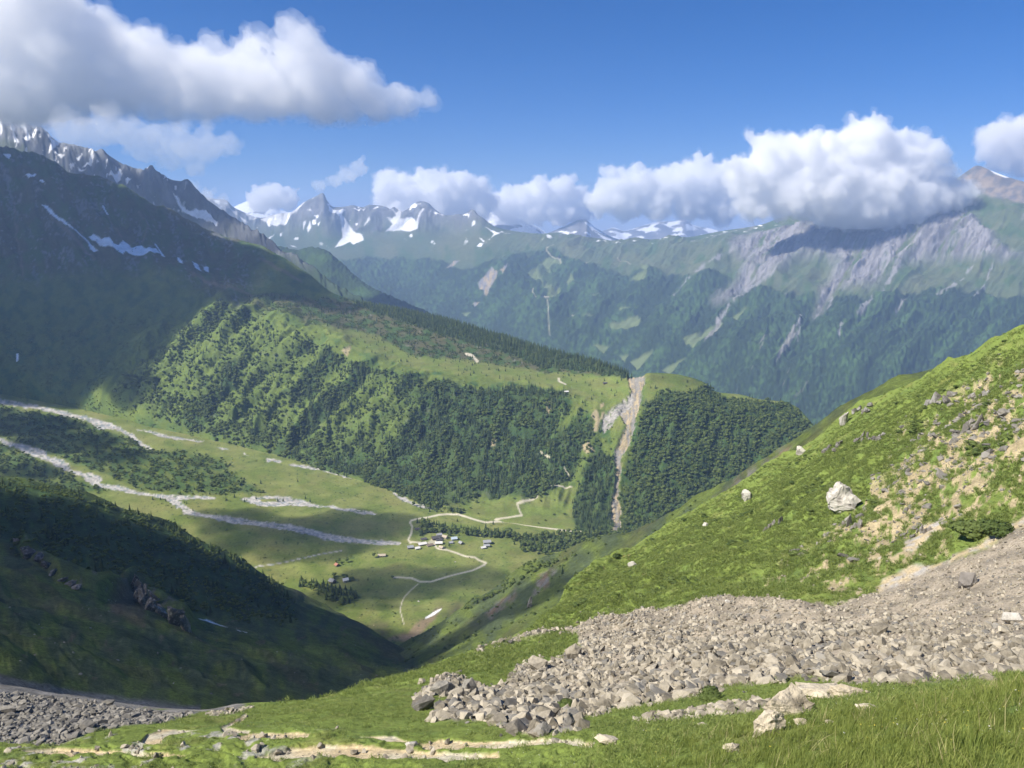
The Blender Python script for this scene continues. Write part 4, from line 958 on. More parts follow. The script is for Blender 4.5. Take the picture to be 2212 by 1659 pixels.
def instancer(name, pts, scl, rot, protos, label=None, tilt=None, cat=None):
    """Uncountable stuff: one object that repeats the given plants or stones at points."""
    me = bpy.data.meshes.new(name)
    n = len(pts)
    me.vertices.add(n); me.vertices.foreach_set('co', np.ascontiguousarray(pts, np.float32).ravel())
    a = me.attributes.new('scl', 'FLOAT_VECTOR', 'POINT'); a.data.foreach_set('vector', np.ascontiguousarray(scl, np.float32).ravel())
    a = me.attributes.new('rot', 'FLOAT_VECTOR', 'POINT'); a.data.foreach_set('vector', np.ascontiguousarray(rot, np.float32).ravel())
    a = me.attributes.new('pick', 'INT', 'POINT'); a.data.foreach_set('value', rng.integers(0, len(protos), n).astype(np.int32))
    me.update()
    o = link(name, me)
    ng = bpy.data.node_groups.new(name, 'GeometryNodeTree')
    ng.interface.new_socket('Geometry', in_out='INPUT', socket_type='NodeSocketGeometry')
    ng.interface.new_socket('Geometry', in_out='OUTPUT', socket_type='NodeSocketGeometry')
    gi = ng.nodes.new('NodeGroupInput'); go = ng.nodes.new('NodeGroupOutput')
    iop = ng.nodes.new('GeometryNodeInstanceOnPoints'); iop.inputs['Pick Instance'].default_value = True
    jn = ng.nodes.new('GeometryNodeJoinGeometry')
    for p in protos:
        oi = ng.nodes.new('GeometryNodeObjectInfo'); oi.transform_space = 'ORIGINAL'
        oi.inputs['Object'].default_value = p; oi.inputs['As Instance'].default_value = True
        ng.links.new(oi.outputs['Geometry'], jn.inputs[0])
    def attr(nm, typ):
        q = ng.nodes.new('GeometryNodeInputNamedAttribute'); q.data_type = typ; q.inputs['Name'].default_value = nm
        return q.outputs['Attribute']
    er = ng.nodes.new('FunctionNodeEulerToRotation')
    ng.links.new(attr('rot', 'FLOAT_VECTOR'), er.inputs[0])
    ng.links.new(gi.outputs[0], iop.inputs['Points']); ng.links.new(jn.outputs[0], iop.inputs['Instance'])
    ng.links.new(attr('pick', 'INT'), iop.inputs['Instance Index'])
    ng.links.new(er.outputs[0], iop.inputs['Rotation']); ng.links.new(attr('scl', 'FLOAT_VECTOR'), iop.inputs['Scale'])
    ng.links.new(iop.outputs[0], go.inputs[0])
    md = o.modifiers.new('repeat', 'NODES'); md.node_group = ng
    tag(o, label, cat, kind='stuff')
    return o

def yaw(n, tip=0.0):
    return np.stack([rng.normal(0, tip, n), rng.normal(0, tip, n), rng.uniform(0, 6.283, n)], -1)

def sizes(n, lo, hi, wide=1.0, jit=.15):
    h = rng.uniform(lo, hi, n); w = h * wide * rng.uniform(1 - jit, 1 + jit, n)
    return np.stack([w, w, h], -1)

# --- trees one can pick out
def row_on(sheet, line, n, jit=2.0, vj=1.5):
    L = np.asarray(line, float); s = np.concatenate([[0], np.cumsum(np.hypot(*np.diff(L, axis=0).T))])
    q = np.sort(rng.uniform(0, s[-1], n)); u = np.interp(q, s, L[:, 0]); v = np.interp(q, s, L[:, 1])
    return [sheet.at(a + rng.normal(0, jit), b + rng.normal(0, vj)) for a, b in zip(u, v)]

for p in row_on(ef, [(766, 655), (848, 671), (930, 688), (993, 703), (1033, 716), (1104, 738), (1183, 762), (1239, 775), (1302, 793), (1342, 806), (1368, 816)], 130, 2, 2.2):
    tree(p, random.uniform(12, 19), 'conifer', 'dark conifer along the skyline of the wooded plateau', 'conifers on the plateau skyline')
for u, v, h in ((1086, 832, 12), (1100, 836, 11), (1112, 833, 12), (1122, 831, 13), (1134, 833, 14), (1141, 830, 12), (1150, 833, 14), (1158, 831, 15), (1166, 832, 12), (1176, 834, 14), (1184, 833, 15), (1192, 836, 14), (1200, 838, 12), (1212, 845, 13), (1233, 846, 9), (1241, 843, 10)):
    tree(ef.at(u, v + 16), h, 'conifer', 'conifer in the row on the moraine edge beside the white-roofed hut', 'conifers on the moraine edge')
for u, v, h in ((1166, 830, 8), (1146, 818, 7), (1136, 814, 7), (1118, 812, 6), (1072, 800, 8), (1050, 812, 8), (936, 782, 8), (948, 790, 8), (870, 800, 8), (1005, 800, 7), (990, 812, 9), (1025, 806, 8)):
    tree(ef.at(u, v), h, 'conifer', 'small lone conifer on the open plateau meadow', 'lone conifers on the plateau meadow')
for u, v, h in z64([(0, 0)]) and [(a, b, h_) for (a, b), h_ in zip(z64([(240, 440), (288, 440), (345, 390), (405, 410), (465, 385), (600, 470), (845, 520), (1000, 530), (1110, 405), (1190, 540), (1340, 600), (1420, 620), (1465, 620), (1520, 640), (1090, 620), (1590, 620), (1730, 640), (1700, 720), (1830, 740), (1890, 470), (1920, 700), (2000, 690), (2100, 720), (2180, 760), (1400, 700), (1480, 720), (1560, 730), (1640, 735), (330, 700), (300, 720), (930, 715), (950, 720), (855, 985), (930, 940), (820, 540), (660, 480), (720, 520), (1240, 620), (1290, 640), (680, 630), (780, 640)]), [14, 8, 11, 9, 10, 13, 15, 13, 9, 12, 14, 13, 14, 15, 12, 14, 22, 18, 20, 12, 17, 15, 17, 16, 13, 14, 13, 14, 14, 11, 15, 13, 7, 10, 12, 12, 12, 13, 13, 11, 11])]:
    tree(va.at(u, v), h, 'conifer', 'conifer along the stream behind the hamlet', 'conifers around the hamlet')
z23 = lambda p: mp(p, 603.5, 1179.5, .1488)
for (u, v), h in zip(z23([(300, 590), (340, 590), (385, 580), (470, 560), (500, 560), (540, 570), (580, 640), (620, 640), (660, 660), (700, 690), (750, 700), (800, 720), (850, 730), (900, 740), (940, 760), (980, 760), (1030, 760), (1070, 770), (1110, 750), (760, 620), (880, 640), (960, 640), (1040, 680), (820, 640), (700, 600), (640, 560), (320, 500), (800, 480), (690, 780), (820, 800), (920, 830), (1000, 830)]), [12, 13, 13, 13, 13, 12, 13, 14, 13, 14, 13, 14, 15, 14, 14, 15, 15, 14, 14, 13, 12, 11, 13, 12, 12, 12, 11, 10, 12, 13, 13, 13]):
    tree(va.at(u, v), h, 'conifer', 'dark conifer in the grove round the two half-hidden chalets', 'conifers of the meadow grove', 1.7)
for (u, v), h in zip(z23([(400, 600), (440, 620), (490, 640), (520, 600), (590, 680), (720, 640), (970, 480), (1060, 500), (930, 470), (800, 450), (1640, 470), (560, 720), (640, 700), (700, 740), (760, 760), (850, 790), (900, 800), (960, 800), (1040, 800), (680, 700), (620, 620), (1080, 720), (360, 560), (450, 580), (860, 700), (780, 680), (1000, 720), (740, 800), (880, 860)]), [8, 7, 8, 9, 8, 9, 9, 8, 9, 9, 6, 7] + [9, 10, 11, 10, 11, 10, 10, 9, 9, 10, 9, 9, 10, 11, 10, 8, 9]):
    tree(va.at(u, v), h, 'broad', 'round leafy tree in the grove round the two half-hidden chalets' if u < 800 else 'single dark bush-like tree on the shaded meadow by the path', 'leafy trees of the meadow grove' if u < 800 else None, 1.2)
for (u, v), h, l in zip(z23([(1375, 170), (870, 240), (985, 235), (905, 270), (825, 240), (1640, 462)][:5]), [11, 9, 10, 5, 5], ['slim tree beside the pale-roofed barn on the meadow', 'tall bush-like tree touching the red-roofed hut', 'darkest tree next to the red-roofed hut on the meadow', 'low bush in front of the red-roofed hut', 'small shrub left of the red-roofed hut']):
    tree(va.at(u, v), h, 'broad', l, None, .8)
for u, v, h in [(a, b, 9) for a, b in z4([(990, 935), (1040, 935), (1075, 945)])] + [(a, b, 12) for a, b in z4([(1000, 870), (1210, 870), (1260, 870), (1290, 880), (1360, 900), (1465, 940), (1520, 920), (1585, 950), (1660, 930), (1800, 945), (1835, 945), (1980, 930), (2010, 950), (1930, 820), (1690, 830), (1470, 800)])] + [(a, b, 7) for a, b in z4([(1195, 955), (1250, 1005), (1210, 960), (1400, 1030), (1270, 560), (1660, 590)])]:
    tree(va.at(u, v), h * random.uniform(.8, 1.1), 'conifer', 'conifer beside the braided gravel river bed', 'conifers along the river bed')
for p in row_on(hb, [(270, 1106), (330, 1124), (440, 1181), (500, 1203), (560, 1246), (610, 1272)], 34, 5, 3):
    tree(p, random.uniform(6, 13), 'conifer', 'dark conifer on the crest of the shaded hillside', 'conifers on the shaded hillside')
for u, v, h in ((487, 1218, 17), (494, 1222, 13), (628, 1345, 13), (400, 1175, 9), (570, 1262, 10)):
    tree(hb.at(u, v), h, 'conifer', 'dark conifer on the crest of the shaded hillside', 'conifers on the shaded hillside')
for p in row_on(hc, [(1000, 1325), (1050, 1295), (1100, 1268), (1150, 1235), (1200, 1215), (1241, 1200)], 46, 5, 3):
    tree(p, random.uniform(3, 6.5), 'shrub', 'dark shrub along the edge of the gorge flank', 'shrubs along the gorge flank', 1.5)
for u, v, h in ((1215, 1240, 11), (1243, 1250, 9)):
    tree(hc.at(u, v), h, 'conifer', 'lone conifer standing on the shaded gorge flank', 'conifers on the gorge flank')
for k, (u, v) in enumerate(z5([(1180, 1230), (1230, 1250), (1290, 1260), (1340, 1270), (1400, 1250), (1450, 1240), (1500, 1220), (1560, 1200), (1620, 1180), (1680, 1160), (1740, 1150), (1800, 1145), (1150, 1190), (1200, 1190), (1260, 1200), (1320, 1200), (1380, 1200), (1440, 1190), (1500, 1180), (1570, 1165)])):
    tree(va.at(u, v), random.uniform(12, 18), 'conifer', 'conifer crowded at the mouth of the gorge below the landslide scar', 'conifers at the gorge mouth')

# --- the woods: too many to count
cons = [PROTO[k] for k in sorted(PROTO) if k[0] == 'conifer']
for i in range(4):
    if ('broad', i) not in PROTO:
        tree(va.at(700 + 6 * i, 1268), 7, 'broad', 'round leafy tree in the grove round the two half-hidden chalets', 'leafy trees of the meadow grove', 1.1, i)
bros = [PROTO[k] for k in sorted(PROTO) if k[0] == 'broad']
shrs = [PROTO[k] for k in sorted(PROTO) if k[0] == 'shrub']
nb = 1 - EFX['block']
U, V = ef.U, ef.V
patch = sm(-.35, .05, fbm(U, V, 26, 3, 201))
f_con = sm(-.3, .2, fbm(U, V, 80, 3, 202) + sm(500, 1100, U) * .6 - .3)
P_, i_, j_ = ef.scatter((EFX['woodE'] * (.15 + .85 * f_con) * patch + EFX['woodL'] * .9 + EFX['woodC'] * .9 + EFX['woodR'] * .35) * nb, 12000)
instancer('conifer_forest', P_ - [0, 0, .3], sizes(len(P_), 5, 18, .85, .3), yaw(len(P_)), cons, 'conifer wood covering the steep moraine slope', cat='forest')
P_, i_, j_ = ef.scatter((EFX['woodE'] * (1.15 - f_con) * patch * .8 + EFX['woodR'] * sm(-.3, .1, fbm(U, V, 24, 4, 203)) * 1.3) * nb, 14500)
instancer('broadleaf_forest', P_ - [0, 0, .5], sizes(len(P_), 2.5, 10, 1.15, .35), yaw(len(P_)), bros, 'leafy green wood on the moraine slope and round hill', cat='forest')
P_, i_, j_ = ef.scatter((EFX['plateau'] * sm(0, .3, fbm(U, V * 2, 30, 3, 204)) + .10 * EFX['mead'] * (V < 900)) * nb, 900)
instancer('scattered_conifers', P_, sizes(len(P_), 5, 12, .9), yaw(len(P_)), cons, 'small conifers dotted over the heath plateau', cat='forest')
P_, i_, j_ = ef.scatter((EFX['plateau'] * sm(-.1, .2, fbm(U, V * 2, 18, 3, 205)) + .35 * EFX['woodE'] + .10 * sm(520, 620, U) * sm(3.2, 2.5, ef.t) + .55 * inside(U, V, [(-50, 700), (200, 690), (420, 690), (330, 860), (430, 930), (230, 895), (-50, 850)], 12) * sm(-.3, .1, fbm(U, V, 30, 3, 211)) + .3 * EFX['woodR']) * nb * (1 - .8 * EFX['mead']) + .12 * EFX['heath'] * sm(0, .3, fbm(U, V, 40, 4, 212)), 15000)
instancer('scrub', P_, sizes(len(P_), 1.6, 4.2, 1.7), yaw(len(P_)), shrs, 'low alder scrub on plateau and slope', cat='scrub')
U, V = va.U, va.V
P_, i_, j_ = va.scatter(VAX['thick'] * (1 - VAX['block']) * sm(-.15, .15, fbm(U, V * 2, 20, 3, 206)), 3600)
instancer('valley_thicket', P_, sizes(len(P_), 2.0, 7.5, 1.25), yaw(len(P_)), bros + shrs, 'green thicket between the two river beds', cat='thicket')
creek = inside(U, V, z64([(-700, -700), (-200, -420), (60, -180), (300, -160), (700, 100), (1100, 140), (1300, 250), (900, 230), (500, 160), (150, 60), (-300, -250)]), 3)
creek = np.maximum(creek, inside(U, V, z64([(260, 440), (480, 420), (640, 470), (900, 560), (1240, 620), (2300, 640), (2600, 760), (2600, 1100), (2240, 780), (1800, 760), (1280, 700), (900, 680), (640, 660), (440, 650), (280, 720), (300, 600)]), 3))
creek = np.maximum(creek, inside(U, V, z5([(1130, 1180), (1500, 1140), (1850, 1140), (1900, 1170), (1500, 1260), (1280, 1290), (1200, 1250)]), 4))
P_, i_, j_ = va.scatter(creek * (1 - VAX['block']), 1000)
instancer('streamside_wood', P_, sizes(len(P_), 3.5, 12, 1.0), yaw(len(P_)), bros + cons, 'dense trees and bushes along the stream behind the hamlet', cat='thicket')
P_, i_, j_ = va.scatter((1 - VAX['thick']) * (1 - VAX['block']) * sm(.2, .4, fbm(U, V, 20, 3, 207)) * (U > 330) * (V > 960), 1300)
instancer('meadow_bushes', P_, sizes(len(P_), .6, 2.4, 1.5), yaw(len(P_)), shrs, 'tiny bushes dotted over the valley meadow', cat='scrub')
U, V = hb.U, hb.V
P_, i_, j_ = hb.scatter(HBX['shr'] * sm(-.25, .1, fbm(U, V, 30, 3, 208)), 5200)
instancer('hillside_scrub', P_, sizes(len(P_), 1.0, 3.4, 1.5), yaw(len(P_)), shrs + bros, 'dark alder scrub on the shaded hillside', cat='scrub')
P_, i_, j_ = hb.scatter(HBX['shr'] * sm(.1, .4, fbm(U, V, 40, 3, 209)) * (hb.t > 2.6), 260)
instancer('hillside_conifers', P_, sizes(len(P_), 5, 11, 1.0), yaw(len(P_)), cons, 'scattered dark conifers on the shaded hillside', cat='forest')
U, V = hc.U, hc.V
P_, i_, j_ = hc.scatter(sm(2.6, 3.0, hc.t) * sm(.0, .3, fbm(U, V, 40, 3, 210)) * (U < 1330) + .03 * (U < 1500), 420)
instancer('gorge_scrub', P_, sizes(len(P_), 1.2, 3.2, 1.5), yaw(len(P_)), shrs, 'low scrub on the gorge flank', cat='scrub')
# ------------------------------------------------------------------ rocks
def rock_mesh(seed, n=15, flat=.7, sub=0, rough=0.0):
    r = np.random.default_rng(seed)
    p = r.normal(size=(n, 3)); p /= np.linalg.norm(p, axis=1)[:, None]
    p *= r.uniform(.75, 1.1, (n, 1)) * np.array([.5 * r.uniform(.85, 1.25), .5 * r.uniform(.7, 1.0), .5 * flat * r.uniform(.85, 1.2)])
    bm = bmesh.new()
    for q in p: bm.verts.new(q)
    bmesh.ops.convex_hull(bm, input=bm.verts)
    for v_ in [v_ for v_ in bm.verts if not v_.link_faces]: bm.verts.remove(v_)
    if sub:
        bmesh.ops.subdivide_edges(bm, edges=bm.edges[:], cuts=sub, use_grid_fill=True)
        bmesh.ops.triangulate(bm, faces=bm.faces[:])
        co = np.array([v_.co[:] for v_ in bm.verts])
        nn = (fbm3(co * 10, 5.0, 2, seed) - 1.3 * np.abs(fbm3(co * 10, 3.0, 2, seed + 4))) * rough; n2 = (fbm3(co * 10 + 30, 1.4, 3, seed + 2) * .5 - .5 * np.abs(fbm3(co * 10, 1.1, 1, seed + 6))) * rough
        for v_, a, b in zip(bm.verts, nn, n2):
            v_.co *= 1 + a + b
    me = bpy.data.meshes.new('rock'); bm.to_mesh(me); bm.free()
    return me

def mat_rock(name, dark, light, lichen=None, sc=2.5, bump=.1):
    m = bpy.data.materials.new(name); m.use_nodes = True
    nt = m.node_tree; b = nt.nodes['Principled BSDF']; b.inputs['Roughness'].default_value = .92; b.inputs['Specular IOR Level'].default_value = .2
    oi = N(nt, 'ShaderNodeObjectInfo'); tc = N(nt, 'ShaderNodeTexCoord'); geo = N(nt, 'ShaderNodeNewGeometry')
    n = N(nt, 'ShaderNodeTexNoise'); n.inputs['Scale'].default_value = sc; n.inputs['Detail'].default_value = 6; n.inputs['Roughness'].default_value = .7
    nt.links.new(geo.outputs['Position'], n.inputs['Vector'])
    a = N(nt, 'ShaderNodeMath', operation='MULTIPLY_ADD'); a.inputs[1].default_value = 1.5; a.inputs[2].default_value = -.65
    nt.links.new(n.outputs['Fac'], a.inputs[0])
    a2 = N(nt, 'ShaderNodeMath', operation='MULTIPLY_ADD'); a2.inputs[1].default_value = .85; a2.use_clamp = True
    nt.links.new(oi.outputs['Random'], a2.inputs[0]); nt.links.new(a.outputs[0], a2.inputs[2])
    mx = N(nt, 'ShaderNodeMix', data_type='RGBA'); mx.inputs['A'].default_value = (*dark, 1); mx.inputs['B'].default_value = (*light, 1)
    nt.links.new(a2.outputs[0], mx.inputs['Factor']); cur = mx.outputs['Result']
    if lichen:
        n2 = N(nt, 'ShaderNodeTexNoise'); n2.inputs['Scale'].default_value = sc * .6; n2.inputs['Detail'].default_value = 5
        nt.links.new(geo.outputs['Position'], n2.inputs['Vector'])
        mr = N(nt, 'ShaderNodeMapRange'); mr.inputs['From Min'].default_value = .52; mr.inputs['From Max'].default_value = .62
        nt.links.new(n2.outputs['Fac'], mr.inputs['Value'])
        m2 = N(nt, 'ShaderNodeMix', data_type='RGBA'); m2.inputs['B'].default_value = (*lichen, 1)
        nt.links.new(mr.outputs[0], m2.inputs['Factor']); nt.links.new(cur, m2.inputs['A']); cur = m2.outputs['Result']
    nt.links.new(cur, b.inputs['Base Color'])
    bp = N(nt, 'ShaderNodeBump'); bp.inputs['Distance'].default_value = bump; nt.links.new(n.outputs['Fac'], bp.inputs['Height']); nt.links.new(bp.outputs[0], b.inputs['Normal'])
    return m

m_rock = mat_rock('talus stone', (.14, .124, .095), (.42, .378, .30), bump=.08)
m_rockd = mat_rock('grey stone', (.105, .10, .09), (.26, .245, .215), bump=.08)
m_pale = mat_rock('pale limestone', (.32, .275, .20), (.56, .495, .38), (.22, .19, .14), sc=1.2, bump=.25)
m_white = mat_rock('white limestone', (.36, .34, .30), (.62, .59, .53), (.27, .25, .22), sc=.6, bump=.3)
m_slab = mat_rock('dark outcrop stone', (.10, .095, .085), (.24, .22, .20), (.30, .29, .27), sc=1.0, bump=.2)
rk_me = [rock_mesh(300 + i, random.randint(11, 17), random.choice((.45, .6, .75, .9))) for i in range(12)]
rkd_me = [rock_mesh(330 + i, random.randint(11, 17), random.choice((.35, .5, .7))) for i in range(8)]
for m in rk_me: m.materials.append(m_rock)
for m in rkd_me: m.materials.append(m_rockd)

def rock(p, s, me, label, group=None, rot=None, sink=.25, name='rock', cat='rock'):
    o = link(name, me)
    s = np.broadcast_to(np.asarray(s, float), (3,))
    o.location = (p[0], p[1], p[2] + s[2] * (.35 - sink)); o.scale = s
    o.rotation_euler = rot if rot is not None else (random.uniform(-.35, .35), random.uniform(-.35, .35), random.uniform(0, 6.28))
    tag(o, label, cat, group)
    return o

def big_rock(label, u, v, w_px, h_px, mat, sheet, seed, flat=.8, rough=.16, name='boulder', cat='boulder', group=None, rz=0., n=18, depth=.8, ry=0.):
    """A large rock with a broken, pitted face; w_px, h_px are its size in the survey frame."""
    p = sheet.at(u, v); d = p[1]
    me = rock_mesh(seed, n, 1.0, 5, rough); me.materials.append(mat)
    o = link(name, me)
    wm = w_px * d / FP * 1.35; hm_ = h_px * d / FP * 1.3
    o.location = (p[0], p[1] + .1 * wm, p[2] + hm_ * .26); o.scale = (wm, wm * depth, hm_ * 1.2); o.rotation_euler = (0, ry, rz)
    tag(o, label, cat, group)
    return o

def ledge_rock(label, u, v, w_px, h_px, mat, sheet, seed, ry=0., n=5, rough=.26, name='rock_outcrop', cat='outcrop'):
    """Bedrock breaking through the turf: several broken blocks in a line that follows the slope."""
    r = np.random.default_rng(seed)
    e = bpy.data.objects.new(name, None); COL.objects.link(e); p0 = sheet.at(u, v); e.location = tuple(p0); e.empty_display_size = .2
    tag(e, label, cat)
    for k in range(n):
        t = (k + .5) / n - .5
        q = sheet.at(u + t * w_px * math.cos(ry) + r.normal(0, 2), v + t * w_px * math.sin(ry) + r.normal(0, h_px * .15)); d = q[1]
        s = w_px / n * r.uniform(1.3, 2.1) * d / FP; h = h_px * r.uniform(.5, 1.1) * d / FP
        me = rock_mesh(seed * 10 + k, 13, 1.0, 4, rough); me.materials.append(mat)
        o = link('block', me, None, e)
        o.location = Vector(q) + Vector((0, 0, h * .18)) - Vector(p0); o.scale = (s, s * .9, h * 1.2); o.rotation_euler = (r.uniform(-.3, .3), -ry * .6 + r.uniform(-.2, .2), r.uniform(-.5, .5))
    return e

big = [
 ('big white limestone boulder standing in the sunny grass hillside', 1818, 1104, 70, 62, m_white, 407, dict(ry=-.55, rough=.24, n=24)),
 ('dark hollow outcrop just below the big white boulder', 1838, 1140, 34, 30, m_slab, 402, {}),
 ('pale rock horn on the hillside skyline', 1822, 918, 16, 32, m_white, 403, dict(ry=.15)),
 ('brown rock knob on the hillside skyline beside the pale horn', 1862, 892, 40, 26, m_slab, 404, {}),
 ('small pale rock on the hillside edge, lower than the horn', 1730, 982, 20, 22, m_white, 405, {}),
 ('grey slanting outcrop in grass below the skyline horn', 1798, 970, 40, 22, m_slab, 406, dict(ry=-.5)),
 ('grey outcrop pair in the grass above the white boulder', 1858, 952, 26, 18, m_slab, 407, dict(ry=-.5)),
 ('grey ledge to the right of the paired outcrops', 1892, 950, 34, 14, m_slab, 408, dict(ry=-.4)),
 ('weathered grey ledge high on the stony hillside', 2028, 868, 60, 26, m_slab, 409, dict(ry=-.4)),
 ('darkest ledge under the high stony hillside', 2100, 925, 44, 40, m_slab, 410, dict(ry=-.5)),
 ('pale block on the hillside crest among tufts', 2118, 855, 40, 22, m_slab, 411, dict(ry=-.3)),
 ('grey outcrop low in the green hillside', 1668, 1138, 34, 22, m_slab, 412, dict(ry=-.5)),
 ('tiny white rock alone in the green hillside', 1523, 1138, 10, 12, m_white, 413, {}),
 ('whitish rock cluster near the lower hillside skyline', 1613, 1080, 22, 24, m_white, 414, dict(ry=-.3)),
 ('grey block at the bare yellow gully', 1990, 1152, 38, 20, m_slab, 415, {}),
 ('spiky pale rock on the edge of the gorge flank', 1366, 1226, 18, 14, m_white, 416, {}),
 ('large grey boulder at the tip of the talus, standing on grass', 918, 1534, 50, 32, m_rockd, 421, dict(rough=.1)),
 ('tall angular boulder above the boulder at the talus tip', 954, 1504, 44, 36, m_rockd, 422, dict(rough=.1)),
 ('dark boulder leaning third from the talus tip', 1013, 1500, 38, 32, m_rockd, 423, dict(rough=.1)),
 ('low boulder between the tall and the leaning one', 985, 1508, 34, 24, m_rock, 424, dict(rough=.1)),
 ('huge grey block topping the talus lobe', 1162, 1452, 54, 40, m_rock, 425, dict(rough=.1)),
 ('big pale block above the huge talus block', 1240, 1425, 40, 40, m_rock, 426, dict(rough=.1)),
 ('dark cracked block by the lower end of the talus', 1172, 1590, 42, 34, m_rockd, 427, dict(rough=.1)),
 ('grey leaning block at the grassy corner of the talus', 1230, 1570, 36, 34, m_rockd, 428, dict(rough=.1)),
 ('yellowish block inside the lower talus', 1188, 1545, 36, 28, m_pale, 429, {}),
 ('large tilted slab in the middle of the talus', 1902, 1372, 52, 26, m_rock, 430, dict(rough=.06, ry=-.3)),
 ('jagged dark block crowning the upper talus', 2090, 1268, 44, 40, m_slab, 431, dict(rough=.08)),
 ('pale flat slab at the picture edge of the talus', 2196, 1345, 46, 24, m_white, 432, dict(rough=.06)),
 ('striped boulder near the lower rim of the talus', 1552, 1450, 44, 26, m_rock, 433, dict(rough=.1)),
 ('upright grey block on the lower rim of the talus', 1908, 1466, 24, 24, m_rockd, 434, dict(rough=.06)),
 ('small pale outcrop on the grass below the talus end', 1316, 1612, 56, 22, m_pale, 435, {}),
 ('pale stone alone in the foreground grass beside the outcrop', 1515, 1574, 26, 14, m_pale, 436, {}),
 ('flat half-buried stone in the foreground grass', 1582, 1622, 34, 16, m_pale, 437, {}),
 ('rounded pale stone right of the foreground outcrop', 1872, 1540, 48, 26, m_pale, 438, {}),
 ('small pale stone at the foot of the foreground outcrop', 1730, 1568, 28, 18, m_pale, 439, {}),
 ('low pale stone between outcrop and rounded stone', 1792, 1566, 24, 12, m_pale, 440, {}),
 ('flat white stone in the grass at the bottom edge', 890, 1612, 26, 9, m_white, 441, {}),
 ('large dark boulder on the lower edge of the left scree', 184, 1575, 36, 17, m_rockd, 442, dict(rough=.08)),
 ('grey flat boulder at the left end of the left scree', 12, 1540, 34, 18, m_rockd, 443, dict(rough=.08)),
 ('dark slab in the middle of the left scree', 232, 1524, 26, 12, m_rockd, 444, dict(rough=.08)),
 ('bright stone on the scree above the talus', 1570, 1302, 10, 7, m_white, 445, {}),
]
for l, u, v, w_, h_, mt, sd, kw in big:
    if mt is m_slab and sd < 420:
        ledge_rock(l, u, v, w_ * 1.2, h_ * 1.2, mt, na, sd, ry=kw.get('ry', -.2))
    else:
        big_rock(l, u, v, w_, h_, mt, na, sd, **kw)
e = ledge_rock('pointed rock tooth and its buttress on the shaded hillside', 350, 1322, 150, 60, m_slab, hb, 451, ry=.62, n=9, rough=.35, name='rock_tooth', cat='rock')
for dx, v_, w_, h_ in ((300, 1300, 22, 66), (312, 1306, 30, 52), (326, 1318, 30, 44), (384, 1352, 34, 60)):
    q = hb.at(dx, v_); d = q[1]; me = rock_mesh(int(dx), 12, 1.0, 4, .3); me.materials.append(m_slab)
    o = link('spire', me, None, e); o.location = Vector(q) - e.location + Vector((0, 0, h_ * d / FP * .2)); o.scale = (w_ * d / FP * 1.3, w_ * d / FP * 1.2, h_ * d / FP * 1.5); o.rotation_euler = (0, .15, 0)
ledge_rock('broken rock ridge climbing the shaded hillside', 105, 1225, 180, 26, m_slab, hb, 455, ry=.62, n=9, rough=.3, cat='rock')
big_rock('thin pale rock spike on the gorge flank', 1145, 1312, 12, 30, m_slab, hc, 453, name='rock_spike', cat='rock', ry=.3)
# the pale outcrop in the foreground: three joined knolls of one rock
oc = bpy.data.objects.new('outcrop', None); COL.objects.link(oc)
p0 = na.at(1680, 1570); oc.location = tuple(p0)
tag(oc, 'broad pale limestone outcrop rising from the foreground grass', 'outcrop')
for k, (u, v, w_, h_, ry, dp) in enumerate(((1650, 1585, 90, 50, -.45, .7), (1700, 1545, 95, 66, -.35, .8), (1775, 1510, 120, 40, .05, .6), (1840, 1502, 90, 22, .1, .5))):
    p = na.at(u, v); me = rock_mesh(460 + k, 20, 1.0, 6, .2); me.materials.append(m_pale)
    o = link('knoll', me, None, oc); d = p[1]; wm = w_ * d / FP * 1.5; hm_ = h_ * d / FP * 1.6
    o.location = Vector((p[0], p[1], p[2] + hm_ * .24)) - oc.location; o.scale = (wm, wm * dp, hm_ * 1.15); o.rotation_euler = (0, ry, 0)

# --- talus: the largest stones one by one, the rest as rubble
def talus_fill(dens, n, lo, hi, pw, sheet, mes, single, label, group, rub, rlabel, tilt=.5, one='rock', fine=None):
    P_, i_, j_ = sheet.scatter(dens, n)
    s = lo * (hi / lo) ** (rng.random(n) ** pw)
    if fine is not None:
        s = np.maximum(s * fine[i_, j_], .1)
    app = s / P_[:, 1]
    u_, v_ = project(P_)
    app = np.where((u_ > 4) & (u_ < PW - 4) & (v_ < PH - 2), app, 0)
    order = np.argsort(-app)
    for k in order[:single]:
        m = random.choice(mes)
        rock(P_[k], s[k] * np.array([1.1, 1.1, .95]) * rng.uniform(.8, 1.2, 3), m, label, group, sink=.22, rot=(random.uniform(-tilt, tilt), random.uniform(-tilt, tilt), random.uniform(0, 6.28)), name=one)
    rest = order[single:]
    sc = s[rest][:, None] * rng.uniform(.75, 1.25, (len(rest), 3))
    Q = P_[rest].copy(); Q[:, 2] += .12 * s[rest]
    protos = []
    for m in mes:
        c_ = [o for o in COL.objects if o.type == 'MESH' and o.data == m]
        if c_: protos.append(c_[0])
    return instancer(rub, Q, sc, yaw(len(rest), tilt), protos, rlabel, cat='rubble')

